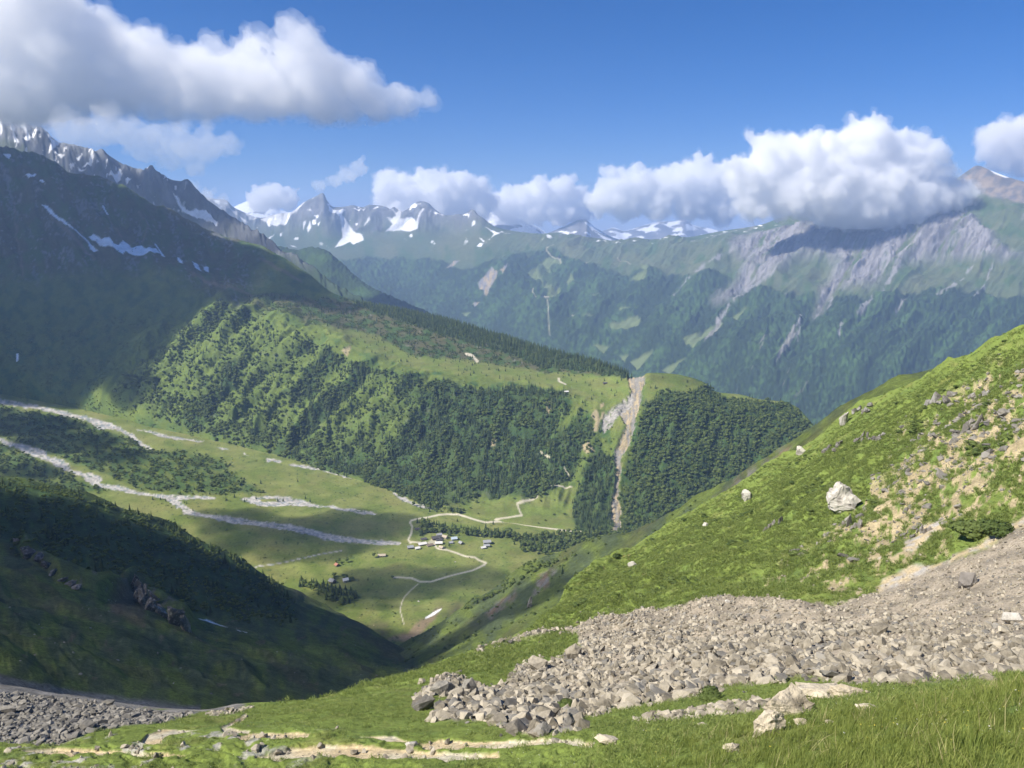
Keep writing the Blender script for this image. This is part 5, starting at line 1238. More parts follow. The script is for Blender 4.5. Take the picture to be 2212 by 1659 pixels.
U, V = na.U, na.V
near = sm(6, 5.2, na.t)
lower = sm(1330, 1440, V)
talus_fill(np.maximum(NAX['talus'], .10 * NAX['spill']) * (1 - .6 * NAX['chute']) * near, 34000, .18, 1.45, 2.3, na, rk_me + rkd_me[:3], 300, 'angular grey-brown stone lying in the sunny talus field', 'stones of the sunny talus', 'talus_rubble', 'broken grey-brown rubble covering the sunny talus', fine=(.55 + .45 * sm(1290, 1400, V) + .12 * sm(1450, 1540, V)) * (1 - .2 * sm(1450, 2100, U)))
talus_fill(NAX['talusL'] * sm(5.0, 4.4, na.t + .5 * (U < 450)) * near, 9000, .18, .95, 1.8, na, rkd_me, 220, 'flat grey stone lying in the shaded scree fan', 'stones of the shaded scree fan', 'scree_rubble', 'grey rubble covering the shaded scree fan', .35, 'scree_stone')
talus_fill((NAX['strip'] * 4 + NAX['peb'] * 1.5 + NAX['stony'] * .8 + .25 * NAX['path'] + .12 * NAX['soil']) * near * (D > 14), 5200, .10, .75, 2.2, na, rk_me, 60, 'loose pale stone scattered on the grass below the talus', 'loose stones on the foreground slope', 'loose_stones', 'small loose stones strewn along path and grass', .4, 'loose_stone')
talus_fill(NAX['hs'] * (NAX['soil'] * .8 + .08 * inside(U, V, z16([(1300, 560), (1750, 300), (2250, -40), (2500, 900), (1700, 1300), (1000, 1500), (1250, 850)]), 20)) * near, 1100, .35, 2.4, 2.2, na, rkd_me, 70, 'grey stone lying on the bare soil of the sunny hillside', 'stones on the bare hillside soil', 'hillside_rubble', 'small grey stones on the bare soil of the sunny hillside', .5, 'hillside_stone')
P_, i_, j_ = hb.scatter(np.where(hb.t > 1.05, .15, 0) * (hb.V > 1180) + 2.0 * inside(hb.U, hb.V, [(235, 1300), (260, 1270), (250, 1330), (225, 1335)], 5), 500)
instancer('hillside_stones', P_, sizes(len(P_), .4, 1.6), yaw(len(P_), .4), [o for o in COL.objects if o.type == 'MESH' and o.data in rkd_me][:4], 'small grey stones scattered on the shaded hillside', cat='rubble')
P_, i_, j_ = va.scatter((1 - VAX['thick']) * (va.U > 560) * (va.V > 1040) + 6 * VAX['block'] * (va.V < 1180) * (va.U < 880), 700)
instancer('meadow_stones', P_, sizes(len(P_), .5, 1.9), yaw(len(P_), .4), [o for o in COL.objects if o.type == 'MESH' and o.data in rk_me][:4], 'small pale stones dotted over the valley meadow', cat='rubble')

# ------------------------------------------------------------------ grass
def tuft_mesh(seed, blades, h, rad, lean, w):
    r = random.Random(seed); v = []; f = []
    for _ in range(blades):
        a = r.random() * 6.283; q = rad * math.sqrt(r.random()); x, y = q * math.cos(a), q * math.sin(a)
        b = r.random() * 6.283; hh = h * r.uniform(.55, 1.15); ln = lean * r.uniform(.3, 1.4)
        dx, dy = math.cos(b) * ln * hh, math.sin(b) * ln * hh; px, py = -math.sin(b) * w, math.cos(b) * w
        n = len(v)
        v += [(x - px, y - py, -.03), (x + px, y + py, -.03), (x + dx * .35 + px * .8, y + dy * .35 + py * .8, hh * .6), (x + dx * .35 - px * .8, y + dy * .35 - py * .8, hh * .6), (x + dx, y + dy, hh * .97)]
        f += [(n, n + 1, n + 2), (n, n + 2, n + 3), (n + 3, n + 2, n + 4)]
    return np.array(v), np.array(f)

m_blade = mat_leaf('grass blades', (.120, .172, .034), (.275, .315, .080), .4, .6)
m_clump = mat_leaf('grass clumps', (.112, .168, .038), (.255, .305, .088), .4, .6)
def grass_tuft(p, me, s, label):
    o = link('grass_tuft', me); o.location = tuple(p); o.scale = (s, s, s); tag(o, label, 'grass tuft'); return o
t1 = mesh_np('tuft', *tuft_mesh(1, 46, .34, .22, .5, .006), smooth=False); t1.materials.append(m_blade)
t2 = mesh_np('tuft', *tuft_mesh(2, 40, .26, .24, .7, .006), smooth=False); t2.materials.append(m_blade)
t3 = mesh_np('tuft', *tuft_mesh(3, 34, .42, .40, .6, .022), smooth=False); t3.materials.append(m_clump)
t4 = mesh_np('tuft', *tuft_mesh(4, 30, .34, .45, .9, .025), smooth=False); t4.materials.append(m_clump)
gt = [grass_tuft(na.at(2105, 1630), t1, 1.5, 'tall grass tuft at the bottom right, leaning over the slope'), grass_tuft(na.at(1560, 1640), t2, 1.3, 'low grass tuft beside the flat half-buried stone'),
      grass_tuft(na.at(1490, 1290), t3, 1.3, 'coarse grass clump at the upper edge of the talus'), grass_tuft(na.at(1000, 1445), t4, 1.3, 'coarse grass clump on the rim of the pass')]
bare = np.clip(NAX['talus'] + NAX['talusL'] + NAX['path'] * 1.2 + NAX['soil'] + NAX['strip'] * .7 + NAX['stony'] * .8 + NAX['peb'], 0, 1)
gr = (1 - bare) * near
tall = .5 + .5 * sm(-.2, .4, fbm(na.P[..., 0], na.P[..., 1], 5, 3, 221))
P_, i_, j_ = na.scatter(gr * sm(30, 20, D) * (D > 6) / np.clip(D, 8, 40) * tall, 14000)
instancer('grass', P_, sizes(len(P_), .35, .9, 1.1), yaw(len(P_), .18), gt[:2], 'long green grass of the near slope', cat='grass')
P_, i_, j_ = na.scatter(gr * sm(18, 28, D) * sm(130, 90, D) / np.clip(D, 25, 130) ** 1.2 * tall * (1 - .6 * inside(U, V, [(-50, 1560), (1300, 1560), (1300, 1670), (-50, 1670)], 10)), 34000)
instancer('meadow_grass', P_, sizes(len(P_), .10, .36, 2.0), yaw(len(P_), .2), gt[2:], 'short green grass on the pass', cat='grass')
P_, i_, j_ = na.scatter(gr * sm(80, 120, D) * np.clip(.25 + sm(-.3, .4, fbm(na.P[..., 0], na.P[..., 1], 6, 4, 222)), 0, 1), 60000)
instancer('hillside_grass', P_, sizes(len(P_), .35, 1.15, 1.5), yaw(len(P_), .3), gt[2:], 'tussocky grass on the sunny hillside', cat='grass')
# dry stalks and small flowers in the near grass
def bloom_mesh(seed, h, rad):
    r = random.Random(seed); v = [(-.004, 0, 0), (.004, 0, 0), (.02, .01, h)]; f = [(0, 1, 2)]
    for k in range(5):
        a = 6.283 * k / 5; n = len(v)
        v += [(.02, .01, h), (.02 + rad * math.cos(a), .01 + rad * math.sin(a), h + .01), (.02 + rad * math.cos(a + .9), .01 + rad * math.sin(a + .9), h + .01)]; f.append((n, n + 1, n + 2))
    return np.array(v), np.array(f)
m_yel = mat_leaf('yellow petals', (.62, .48, .05), (.75, .66, .16), .2); m_wht = mat_leaf('white petals', (.66, .66, .6), (.8, .8, .74), .2); m_dry = mat_leaf('dry stalks', (.30, .26, .12), (.46, .41, .21), .2)
fl = []
for me_, mt, u, v, l in ((bloom_mesh(1, .22, .03), m_yel, 1660, 1630, 'yellow meadow flower in front of the pale outcrop'), (bloom_mesh(2, .2, .028), m_wht, 1820, 1600, 'white meadow flower right of the pale outcrop'), (tuft_mesh(5, 9, .55, .2, .5, .004), m_dry, 1985, 1610, 'dry pale grass stalks standing above the green blades')):
    m_ = mesh_np('bloom', *me_, smooth=False); m_.materials.append(mt)
    o = link('meadow_flower' if mt is not m_dry else 'grass_tuft', m_); o.location = tuple(na.at(u, v)); tag(o, l, 'flower' if mt is not m_dry else 'grass tuft'); fl.append(o)
P_, i_, j_ = na.scatter(gr * sm(60, 12, D) * (D > 6) / np.clip(D, 8, 60) * sm(-.1, .3, fbm(na.P[..., 0], na.P[..., 1], 4, 3, 224)), 1500)
instancer('wildflowers', P_, sizes(len(P_), .4, .8), yaw(len(P_), .2), fl[:2], 'small yellow and white flowers in the foreground grass', cat='flowers')
P_, i_, j_ = na.scatter(gr * sm(40, 12, D) * (D > 6) / np.clip(D, 8, 60), 700)
instancer('dry_stalks', P_, sizes(len(P_), .6, 1.2), yaw(len(P_), .25), fl[2:], 'dry stalks among the foreground grass', cat='grass')
# low shrubs and alpenrose on the near slope
for u, v, h, l in ((2088, 1165, 3.6, 'round green bush between the bare gullies'), (2150, 1160, 3.0, 'low spreading bush right of the round green bush'), (1330, 1205, 1.6, 'small dark bush on the hillside skyline'), (1535, 1512, 1.0, 'yellow-green cushion bush beside the stone strip below the talus'), (1220, 1528, .9, 'mossy cushion bush at the edge of the talus')):
    b_ = tree(na.at(u, v), h, 'shrub', l, None, 1.5)
    if 'fine_bush' not in globals():
        fine_bush = mesh_np('bush_crown', *broad_mesh(77, 14, 1400, .7), smooth=False); fine_bush.materials.append(m_alder)
    for c_ in b_.children:
        if c_.name.startswith('crown'): c_.data = fine_bush
P_, i_, j_ = na.scatter(gr * NAX['hs'] * sm(.25, .45, fbm(na.P[..., 0], na.P[..., 1], 14, 3, 223)), 350)
instancer('dwarf_shrubs', P_, sizes(len(P_), .5, 1.3, 2.0), yaw(len(P_)), shrs, 'dwarf shrubs among the hillside grass', cat='scrub')
# ------------------------------------------------------------------ the hamlet
def mat_plain(name, col, rough=.85, sc=2.0, amt=.2):
    m = bpy.data.materials.new(name); m.use_nodes = True
    nt = m.node_tree; b = nt.nodes['Principled BSDF']; b.inputs['Roughness'].default_value = rough; b.inputs['Specular IOR Level'].default_value = .25
    tc = N(nt, 'ShaderNodeTexCoord'); n = N(nt, 'ShaderNodeTexNoise'); n.inputs['Scale'].default_value = sc; n.inputs['Detail'].default_value = 4
    nt.links.new(tc.outputs['Object'], n.inputs['Vector'])
    mr = N(nt, 'ShaderNodeMapRange'); mr.inputs['To Min'].default_value = 1 - amt * 2; mr.inputs['To Max'].default_value = 1 + amt * 2
    nt.links.new(n.outputs['Fac'], mr.inputs['Value'])
    mx = N(nt, 'ShaderNodeVectorMath', operation='SCALE'); mx.inputs[0].default_value = col
    nt.links.new(mr.outputs[0], mx.inputs['Scale']); nt.links.new(mx.outputs[0], b.inputs['Base Color'])
    return m
RF = {'grey': mat_plain('grey sheet roof', (.30, .31, .33)), 'white': mat_plain('bright sheet roof', (.66, .65, .62)), 'dark': mat_plain('dark shingle roof', (.085, .08, .085)), 'tan': mat_plain('weathered shingle roof', (.42, .36, .28)),
      'blue': mat_plain('bluish sheet roof', (.42, .50, .58)), 'brown': mat_plain('brown shingle roof', (.21, .165, .13)), 'red': mat_plain('red roof', (.36, .17, .12))}
WL = {'wood': mat_plain('weathered boards', (.14, .095, .06)), 'stone': mat_plain('pale masonry', (.46, .42, .36))}
m_door = mat_plain('plank door', (.07, .05, .035)); m_pane = mat_plain('window glass', (.03, .035, .04), .15); m_chim = mat_plain('chimney stone', (.35, .32, .29))

def box(v, f, x0, x1, y0, y1, z0, z1):
    n = len(v)
    v += [(x0, y0, z0), (x1, y0, z0), (x1, y1, z0), (x0, y1, z0), (x0, y0, z1), (x1, y0, z1), (x1, y1, z1), (x0, y1, z1)]
    f += [(n, n + 3, n + 2, n + 1), (n + 4, n + 5, n + 6, n + 7), (n, n + 1, n + 5, n + 4), (n + 1, n + 2, n + 6, n + 5), (n + 2, n + 3, n + 7, n + 6), (n + 3, n, n + 4, n + 7)]

def me_of(name, v, f, mat):
    me = bpy.data.meshes.new(name); me.from_pydata(v, [], f); me.update(); me.materials.append(mat); return me

def chalet(label, p, L, Wd, H, rise, rz, roof, wall='wood', chim=True, over=.9, cat='chalet', name='chalet'):
    """Gabled alpine house: ridge along its own x axis."""
    e = bpy.data.objects.new(name, None); COL.objects.link(e)
    e.location = (float(p[0]), float(p[1]), float(p[2]) - .4); e.rotation_euler = (0, 0, rz); e.empty_display_size = .2
    tag(e, label, cat, 'chalets of the alp')
    a, b = L / 2, Wd / 2
    v = [(-a, -b, -1.5), (a, -b, -1.5), (a, b, -1.5), (-a, b, -1.5), (-a, -b, H), (a, -b, H), (a, b, H), (-a, b, H), (-a, 0, H + rise), (a, 0, H + rise)]
    f = [(0, 1, 5, 4), (2, 3, 7, 6), (1, 2, 6, 9, 5), (3, 0, 4, 8, 7), (0, 3, 2, 1)]
    link('wall', me_of('wall', v, f, WL[wall]), None, e)
    s = rise / b; ov = over; t = .28
    v = []; f = []
    xe = a + ov
    for sg in (-1, 1):
        n = len(v)
        yb = sg * (b + ov); zb = H - s * ov + .06; zt = H + rise + .06
        v += [(-xe, 0, zt), (xe, 0, zt), (xe, yb, zb), (-xe, yb, zb), (-xe, 0, zt + t), (xe, 0, zt + t), (xe, yb, zb + t), (-xe, yb, zb + t)]
        q = [(0, 1, 2, 3), (4, 7, 6, 5), (1, 5, 6, 2), (3, 2, 6, 7), (0, 3, 7, 4)]
        f += [tuple(n + i for i in (k if sg > 0 else k[::-1])) for k in q]
    ro = link('roof', me_of('roof', v, f, RF[roof]), None, e)
    if chim:
        v = []; f = []; box(v, f, a * .35 - .4, a * .35 + .4, b * .3 - .4, b * .3 + .4, H, H + rise + .9)
        link('chimney', me_of('chimney', v, f, m_chim), None, ro)
    for gx, ys in ((-a, (-b * .5, b * .5)), (a, (-b * .5, b * .5))):
        for y in ys:
            v = []; f = []; box(v, f, gx - .06, gx + .06, y - .45, y + .45, H * .42, H * .42 + 1.0)
            link('window', me_of('window', v, f, m_pane), None, e)
    for sg in (-1, 1):
        for x in (-a * .55, a * .55):
            v = []; f = []; box(v, f, x - .5, x + .5, sg * b - .06, sg * b + .06, H * .45, H * .45 + 1.0)
            link('window', me_of('window', v, f, m_pane), None, e)
        v = []; f = []; box(v, f, -.6, .6, sg * b - .07, sg * b + .07, 0, 2.0)
        link('door', me_of('door', v, f, m_door), None, e)
    return e

HAM = [
 ('grey-roofed chalet at the near left corner of the hamlet', 85, 985, 10, 8, 3.0, 2.2, .35, 'grey', 'wood'),
 ('pale-roofed small chalet next to the near left corner', 240, 1005, 8, 6.5, 2.8, 1.8, .45, 'white', 'stone'),
 ('long bright-roofed barn at the path into the hamlet', 345, 915, 14, 8, 3.0, 2.2, .45, 'white', 'wood'),
 ('low dark shed at the back left of the hamlet', 375, 800, 10, 6, 2.2, 1.5, .4, 'dark', 'stone'),
 ('big dark-roofed chalet in the middle of the hamlet', 645, 785, 15, 10, 3.6, 2.8, .42, 'dark', 'wood'),
 ('dark annex tucked under the big dark-roofed chalet', 712, 822, 11, 5, 2.4, 1.4, .42, 'dark', 'wood'),
 ('light grey roof rising behind the big dark chalet', 715, 722, 9, 7, 3.4, 2.2, .42, 'grey', 'stone'),
 ('tan-roofed chalet right of the big dark chalet', 842, 760, 9, 8, 3.0, 2.3, -.5, 'tan', 'stone'),
 ('blue-roofed chalet on the far right side of the hamlet', 1038, 800, 10, 8, 3.2, 2.4, .3, 'blue', 'stone'),
 ('wide pale-roofed chalet in front of the big dark chalet', 705, 895, 12, 8, 3.2, 2.0, .1, 'white', 'wood'),
 ('brown-roofed low chalet between the two pale roofs', 512, 935, 11, 7, 2.4, 1.7, .5, 'brown', 'stone'),
 ('small grey hut below the blue roof', 968, 880, 6.5, 5.5, 2.4, 1.6, .3, 'grey', 'stone'),
 ('small grey chalet apart on the right, with dark gable', 1192, 890, 7, 6, 2.8, 2.0, -.9, 'grey', 'wood'),
 ('small pale chalet at the lower path junction', 765, 985, 7.5, 6, 2.6, 1.8, -.6, 'tan', 'stone'),
 ('large grey-roofed refuge standing alone on the meadow', 1755, 880, 13, 9, 4.0, 2.6, .15, 'grey', 'stone'),
 ('lower grey wing in front of the large refuge', 1745, 950, 10, 6.5, 3.0, 1.6, .2, 'grey', 'stone'),
 ('white-roofed small chalet in front of the refuge', 1672, 990, 8, 6, 2.6, 1.6, .5, 'white', 'stone'),
 ('dark-roofed barn alone by the bend of the track', 245, 590, 9, 6, 2.6, 1.8, .05, 'dark', 'stone'),
]
for l, x, y, L, Wd, H, rise, rz, rf, wl in HAM:
    (u, v), = z64([(x, y)])
    chalet(l, va.at(u, v), L, Wd, H, rise, rz, rf, wl, cat='refuge' if 'refuge standing' in l else 'chalet')
for l, uv, L, Wd, H, rise, rz, rf, wl in (
 ('pale-roofed barn alone on the sunny meadow by a slim tree', z5([(262, 1300)])[0], 12, 7, 2.6, 1.8, .15, 'tan', 'stone'),
 ('red-roofed hut under two trees on the meadow', z23([(835, 285)])[0], 6, 6, 2.6, 2.0, -.8, 'red', 'wood'),
 ('grey-roofed chalet half hidden in the grove', z23([(770, 530)])[0], 9, 8, 4.0, 2.6, -.7, 'grey', 'wood'),
 ('white-roofed chalet half hidden in the grove', z23([(960, 515)])[0], 8, 7, 4.0, 2.2, .5, 'white', 'stone')):
    chalet(l, va.at(*uv), L, Wd, H, rise, rz, rf, wl)
chalet('white-roofed hut at the conifer row on the moraine edge', ef.at(1223, 848), 9, 6, 2.8, 1.8, .3, 'white', 'wood')
chalet('dark hut beside the pale ring on the plateau', ef.at(1307, 829), 9, 6, 2.4, 1.8, .1, 'dark', 'wood')
for l, u, v, s in (('pale boulder on the shaded meadow below the path', 905, 1299, 6), ('pale boulder on the sunny meadow above the path', 983, 1214, 4)):
    me = rock_mesh(int(u), 15, .6); me.materials.append(m_white)
    rock(va.at(u, v), (s, s * .8, s * .6), me, l, name='boulder', cat='boulder')
# ------------------------------------------------------------------ clouds
def vol_mat(name, density, color, aniso=0.0):
    m = bpy.data.materials.new(name); m.use_nodes = True
    nt = m.node_tree; nt.nodes.clear()
    out = N(nt, 'ShaderNodeOutputMaterial'); v = N(nt, 'ShaderNodeVolumePrincipled')
    v.inputs['Color'].default_value = (*color, 1); v.inputs['Density'].default_value = density
    v.inputs['Anisotropy'].default_value = aniso
    nt.links.new(v.outputs[0], out.inputs['Volume'])
    return m

def cloud(label, blobs, d, mat, base=None, seed=1, puff=.5, kids=7, squash=.85, vox=.11, disp=.18, veil=None):
    """Cumulus: overlapping puffs with smaller puffs budding from them, fused to one skin and roughened; flat below."""
    r = np.random.default_rng(seed)
    sph = []
    for b in blobs:
        u, v, rad = b[:3]; dd = b[3] if len(b) > 3 else d
        p = point(u, v, dd); R = rad * dd / FP
        sph.append((p, R))
        for _ in range(kids):
            a = r.normal(size=3); a[2] = abs(a[2]) * .9 - .15; a /= np.linalg.norm(a)
            s = R * r.uniform(.28, .55)
            q = p + a * R * r.uniform(.75, 1.0)
            sph.append((q, s))
            for _ in range(2):
                e = r.normal(size=3); e[2] = abs(e[2]) - .1; e /= np.linalg.norm(e)
                sph.append((q + e * s * .9, s * r.uniform(.3, .5)))
    vs = []; fs = []; n = 0
    for p, R in sph:
        vs.append(ICV * R * np.array([1, 1, squash]) + p); fs.append(ICF + n); n += len(ICV)
    me = mesh_np('cloud', np.concatenate(vs), np.concatenate(fs))
    o = link('cloud', me)
    R0 = np.median([b[2] * (b[3] if len(b) > 3 else d) / FP for b in blobs])
    md = o.modifiers.new('fuse', 'REMESH'); md.mode = 'VOXEL'; md.voxel_size = R0 * vox
    dg = bpy.context.evaluated_depsgraph_get()
    m2 = bpy.data.meshes.new_from_object(o.evaluated_get(dg))
    o.modifiers.clear(); o.data = m2; bpy.data.meshes.remove(me)
    def co(m, what):
        x = np.zeros(len(m.vertices) * 3, np.float32); m.vertices.foreach_get(what, x); return x.reshape(-1, 3).astype(float)
    P = co(m2, 'co'); Nn = co(m2, 'normal')
    n_ = fbm3(P, R0 * 1.1, 3, seed)
    bil = np.abs(fbm3(P, R0 * .75, 1, seed + 40)) * 1.0 + .55 * np.abs(fbm3(P, R0 * .36, 1, seed + 41))
    P += Nn * (R0 * np.clip(disp * n_ + puff * (bil - .38), -.2, .5))[:, None]
    if base is not None:
        z0 = point(PW / 2, base, d)[2]
        z0 = z0 + R0 * .18 * fbm(P[:, 0], P[:, 1], R0 * 1.3, 4, seed + 3)
        low = P[:, 2] < z0
        P[low, 2] = z0[low] + (P[low, 2] - z0[low]) * .12
    m2.vertices.foreach_set('co', P.astype(np.float32).ravel()); m2.update()
    md = o.modifiers.new('fuse', 'REMESH'); md.mode = 'VOXEL'; md.voxel_size = R0 * vox * .9
    m4 = bpy.data.meshes.new_from_object(o.evaluated_get(bpy.context.evaluated_depsgraph_get()))
    o.modifiers.clear(); o.data = m4; bpy.data.meshes.remove(m2); m2 = m4
    P = co(m2, 'co'); Nn = co(m2, 'normal'); P0 = P.copy(); nv = len(P)
    fine_ = .30 * np.abs(fbm3(P, R0 * .26, 1, seed + 42)) + .12 * fbm3(P, R0 * .12, 2, seed + 43) - .1
    P += Nn * (R0 * np.clip(puff * fine_, -.05, .12))[:, None]
    # hollows left inside the fused skin are dropped
    ed = np.zeros(len(m2.edges) * 2, np.int32); m2.edges.foreach_get('vertices', ed); ed = ed.reshape(-1, 2)
    lab = np.arange(nv)
    while True:
        l2 = lab.copy()
        np.minimum.at(l2, ed[:, 0], lab[ed[:, 1]]); np.minimum.at(l2, ed[:, 1], lab[ed[:, 0]])
        l2 = l2[l2]; l2 = l2[l2]
        if (l2 == lab).all(): break
        lab = l2
    m2.calc_loop_triangles()
    tr = np.zeros(len(m2.loop_triangles) * 3, np.int32); m2.loop_triangles.foreach_get('vertices', tr); tr = tr.reshape(-1, 3)
    q0 = P0.mean(0); A_ = P0 - q0
    vol = np.einsum('ij,ij->i', A_[tr[:, 0]], np.cross(A_[tr[:, 1]], A_[tr[:, 2]]))
    vs_ = np.bincount(lab[tr[:, 0]], vol, nv)
    keep = vs_[lab] > 0.02 * vs_.max()
    def skin(Q, mt):
        idx = np.cumsum(keep) - 1
        return mesh_np('cloud', Q[keep], idx[tr[keep[tr[:, 0]]]]), mt
    me1, _ = skin(P, mat); me1.materials.append(mat)
    o.data = me1; o.name = 'cloud'
    if veil is not None:
        Q = P + Nn * (R0 * np.clip(.10 + .35 * fbm3(P, R0 * .5, 4, seed + 60), .02, .5))[:, None]
        me3, _ = skin(Q, veil); me3.materials.append(veil)
        link('veil', me3, None, o)
    bpy.data.meshes.remove(m2)
    tag(o, label, 'cloud', 'cumulus clouds')
    return o

WHITE = (.995, .995, .995)
mc_dense = vol_mat('dense cumulus', 0.011, WHITE)
mc_mid = vol_mat('cumulus', 0.0052, WHITE)
mc_far = vol_mat('far cumulus', 0.0075, WHITE)
mc_veil = vol_mat('cloud veil', 0.0022, WHITE)
mc_veil_far = vol_mat('far cloud veil', 0.0014, WHITE)
mc_thin = vol_mat('thin cloud', 0.0032, WHITE)
cloud('great cloud bank trailing from the upper left corner to a soft tip', [(-70, 90, 100), (60, 50, 125), (20, 180, 110), (150, 150, 100), (120, 215, 60), (250, 155, 85), (230, 215, 55), (330, 165, 85), (340, 225, 48), (430, 180, 85), (520, 182, 78), (540, 225, 44), (610, 185, 78), (680, 175, 76), (690, 225, 40), (745, 205, 58), (805, 218, 42), (865, 222, 34), (920, 215, 26)], 4300, mc_mid, 262, 11, squash=.85, kids=6, vox=.12, veil=mc_veil)
cloud('pale ragged cloud hanging below the great bank over the snowy mountain', [(150, 285, 40), (195, 285, 42), (240, 280, 40), (285, 295, 34), (330, 302, 36), (390, 318, 40), (440, 320, 38), (495, 315, 26), (370, 350, 26), (420, 365, 22), (310, 330, 26)], 3850, mc_thin, 385, 12, squash=.8, puff=.45)
cloud('little white cloud behind the snowy peaks left of the pyramid summit', [(590, 425, 32), (560, 435, 26), (620, 435, 24)], 13000, mc_far, 480, 13)
cloud('faint low cloud behind the shoulder of the snowy mountain', [(405, 415, 24), (440, 430, 22), (475, 440, 18)], 9000, mc_thin, 470, 14, puff=.6)
cloud('small torn cloud floating just above the pyramid summit', [(775, 366, 20), (750, 380, 20), (722, 392, 16), (690, 402, 15)], 10500, mc_thin, 420, 15, squash=.8, puff=.6)
cloud('white cloud with a flat grey base behind the jagged peaks', [(850, 420, 40), (838, 408, 32), (895, 415, 42), (940, 418, 42), (975, 408, 42), (1010, 412, 40), (1040, 435, 30), (870, 450, 36), (920, 455, 36), (970, 455, 38), (1020, 455, 34)], 13000, mc_far, 500, 16, veil=mc_veil_far)
cloud('low white cloud over the snowy dome between two larger clouds', [(1090, 440, 32), (1130, 432, 34), (1170, 422, 36), (1215, 422, 36), (1255, 440, 28), (1100, 465, 26), (1150, 462, 30), (1210, 465, 30), (1255, 468, 22)], 13600, mc_far, 500, 17, veil=mc_veil_far)
cloud('long white cloud above the blue pyramid joining the biggest cloud', [(1300, 435, 32), (1330, 408, 34), (1380, 406, 36), (1430, 402, 38), (1480, 395, 40), (1525, 390, 42), (1570, 400, 46), (1350, 445, 34), (1420, 445, 36), (1490, 445, 38), (1560, 450, 36)], 11000, mc_far, 492, 18, veil=mc_veil_far)
cloud('biggest white cumulus wrapping the high mountain on the right', [(1620, 385, 50), (1665, 340, 48), (1740, 345, 52), (1800, 335, 52), (1850, 325, 56), (1895, 328, 52), (1955, 358, 54), (1780, 420, 72), (1870, 430, 74), (1960, 440, 64), (2035, 430, 50), (2070, 440, 30), (1700, 425, 56), (1995, 395, 50), (1630, 440, 40), (1820, 455, 50), (1920, 460, 50), (1820, 380, 60), (1740, 390, 50), (1900, 380, 60)], 6650, mc_dense, 496, 19, kids=6, veil=mc_veil)
cloud('white cloud at the picture edge behind the high mountain', [(2150, 315, 38), (2190, 303, 40), (2240, 310, 54), (2300, 320, 60), (2170, 345, 34), (2220, 355, 36), (2130, 330, 22)], 9000, mc_mid, 400, 20, veil=mc_veil)

# clouds of the same fair-weather field beyond the picture's left edge: they cast the shade seen on the slopes
def overhead(label, targets, H, mat, seed, squash=.35):
    bl = []
    for sh, u, v, R in targets:
        p = sh.at(u, v); k = (H - p[2]) / SUND[2]
        q = p + SUND * k
        bl.append((q, R))
    r = np.random.default_rng(seed)
    vs = []; fs = []; n = 0
    for q, R in bl:
        for k in range(5):
            a = r.normal(size=3) * np.array([.5, .5, .1]) if k else np.zeros(3)
            s_ = R * (1 if k == 0 else r.uniform(.4, .7))
            vs.append(ICV * s_ * np.array([1, 1, squash]) + q + a * R); fs.append(ICF + n); n += len(ICV)
    me = mesh_np('cloud', np.concatenate(vs), np.concatenate(fs)); o = link('cloud', me)
    R0 = float(np.median([b[1] for b in bl]))
    md = o.modifiers.new('fuse', 'REMESH'); md.mode = 'VOXEL'; md.voxel_size = R0 * .14
    m2 = bpy.data.meshes.new_from_object(o.evaluated_get(bpy.context.evaluated_depsgraph_get()))
    o.modifiers.clear(); o.data = m2; bpy.data.meshes.remove(me)
    nv = len(m2.vertices); P = np.zeros(nv * 3, np.float32); m2.vertices.foreach_get('co', P); P = P.reshape(-1, 3).astype(float)
    Nn = np.zeros(nv * 3, np.float32); m2.vertices.foreach_get('normal', Nn); Nn = Nn.reshape(-1, 3)
    P += Nn * (R0 * .22 * fbm3(P, R0 * .8, 4, seed))[:, None]
    m2.vertices.foreach_set('co', P.astype(np.float32).ravel()); m2.polygons.foreach_set('use_smooth', np.ones(len(m2.polygons), bool))
    m2.materials.clear(); m2.materials.append(mat); m2.update()
    tag(o, label, 'cloud', 'cumulus clouds')
    return o
mc_over = vol_mat('overhead cumulus', 0.022, WHITE)
mc_soft = vol_mat('soft cumulus', 0.018, WHITE)
mc_low = vol_mat('small cumulus', 0.024, WHITE)
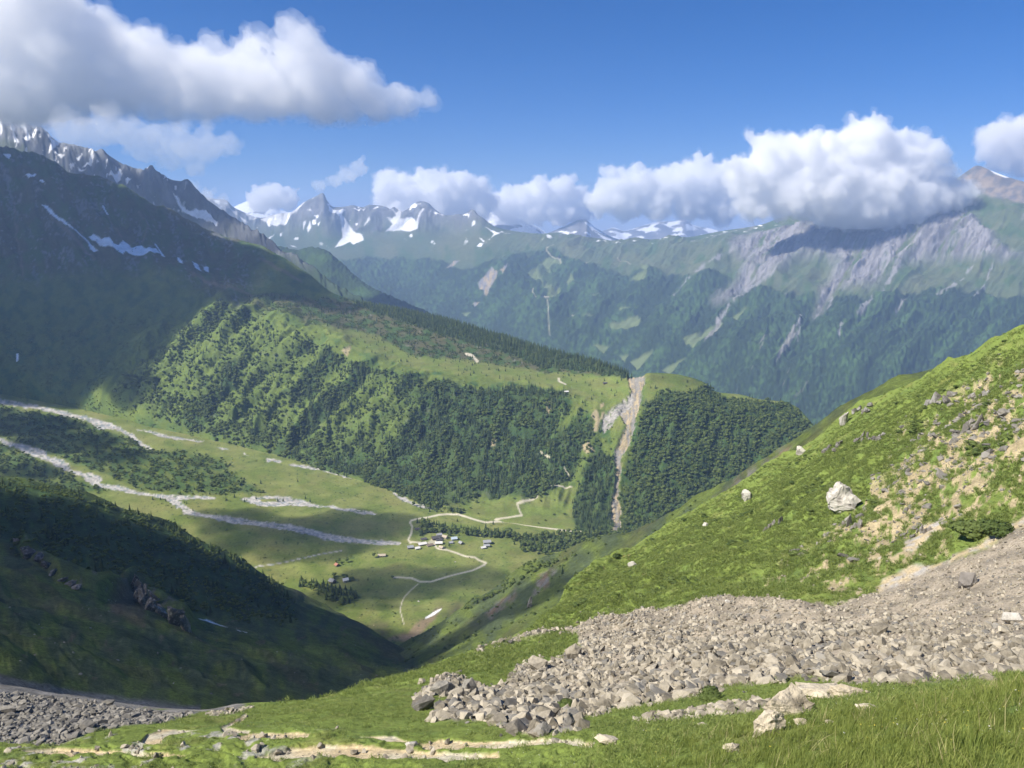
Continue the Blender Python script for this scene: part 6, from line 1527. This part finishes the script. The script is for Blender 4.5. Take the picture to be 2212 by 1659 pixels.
overhead('cloud over the left peaks that shades the dark mountainside', [(ef, 20, 420, 420), (ef, 20, 620, 380), (ef, 200, 480, 330), (ef, 180, 640, 300), (ef, 360, 540, 260), (ef, 340, 640, 200), (ef, 500, 580, 210), (ef, 620, 610, 150), (ef, 60, 780, 220), (ef, 450, 620, 160), (ef, 690, 650, 90), (ef, 200, 770, 170), (ef, 310, 740, 110), (ef, 290, 830, 100)], 950, mc_over, 31)
overhead('cloud over the left ridge that shades the near hillside', [(hb, 60, 1150, 190), (hb, 230, 1200, 150), (hb, 60, 1330, 130), (hb, 330, 1300, 140), (hb, 450, 1290, 120), (hb, 200, 1420, 90), (hb, 420, 1440, 90), (hb, 560, 1400, 100), (hb, 600, 1450, 80), (hb, 700, 1460, 70), (hb, 520, 1310, 80), (hb, 300, 1500, 40), (hb, 90, 1480, 35)], 620, mc_soft, 32)
overhead('small cloud that shades the middle of the valley meadow', [(va, 520, 1130, 80), (va, 600, 1150, 90), (va, 690, 1150, 90), (va, 770, 1140, 80), (va, 840, 1130, 60), (va, 480, 1180, 60), (va, 600, 1195, 50)], 700, mc_low, 33)
overhead('small cloud that shades the lower valley meadow and path', [(va, 800, 1262, 70), (va, 880, 1262, 70), (va, 960, 1255, 60), (va, 1040, 1245, 50), (va, 720, 1300, 60), (va, 800, 1300, 40)], 640, mc_low, 34)
overhead('cloud that shades the upper river beds', [(va, 40, 920, 130), (va, 150, 955, 110), (va, 250, 985, 70), (va, 60, 1020, 80)], 760, mc_over, 35)
overhead('thin cloud that shades the gorge flank and hollow', [(hc, 950, 1400, 70), (hc, 1050, 1340, 60), (hc, 1150, 1290, 55), (hc, 1430, 1170, 45), (hc, 1530, 1105, 40), (hc, 1640, 1035, 34), (va, 780, 1400, 60), (va, 860, 1420, 60), (hc, 1220, 1270, 40)], 560, mc_low, 36)

# ------------------------------------------------------------------ the summer air
hm = vol_mat('summer air', 6.8e-5, (.42, .61, 1.0), 0.1)
dgz = max(float(s_.P[..., 2].max()) for s_ in (far, g, ef, hb, na)) + 30.0
hv = np.array([(x, y, z) for x in (-16000, 16000) for y in (-900, 31000) for z in (-1500, dgz)], float)
hf = np.array([(0, 1, 3, 2), (4, 6, 7, 5), (0, 4, 5, 1), (2, 3, 7, 6), (0, 2, 6, 4), (1, 5, 7, 3)])
ho = link('haze', mesh_np('haze', hv, hf, smooth=False), hm)
tag(ho, kind='stuff')
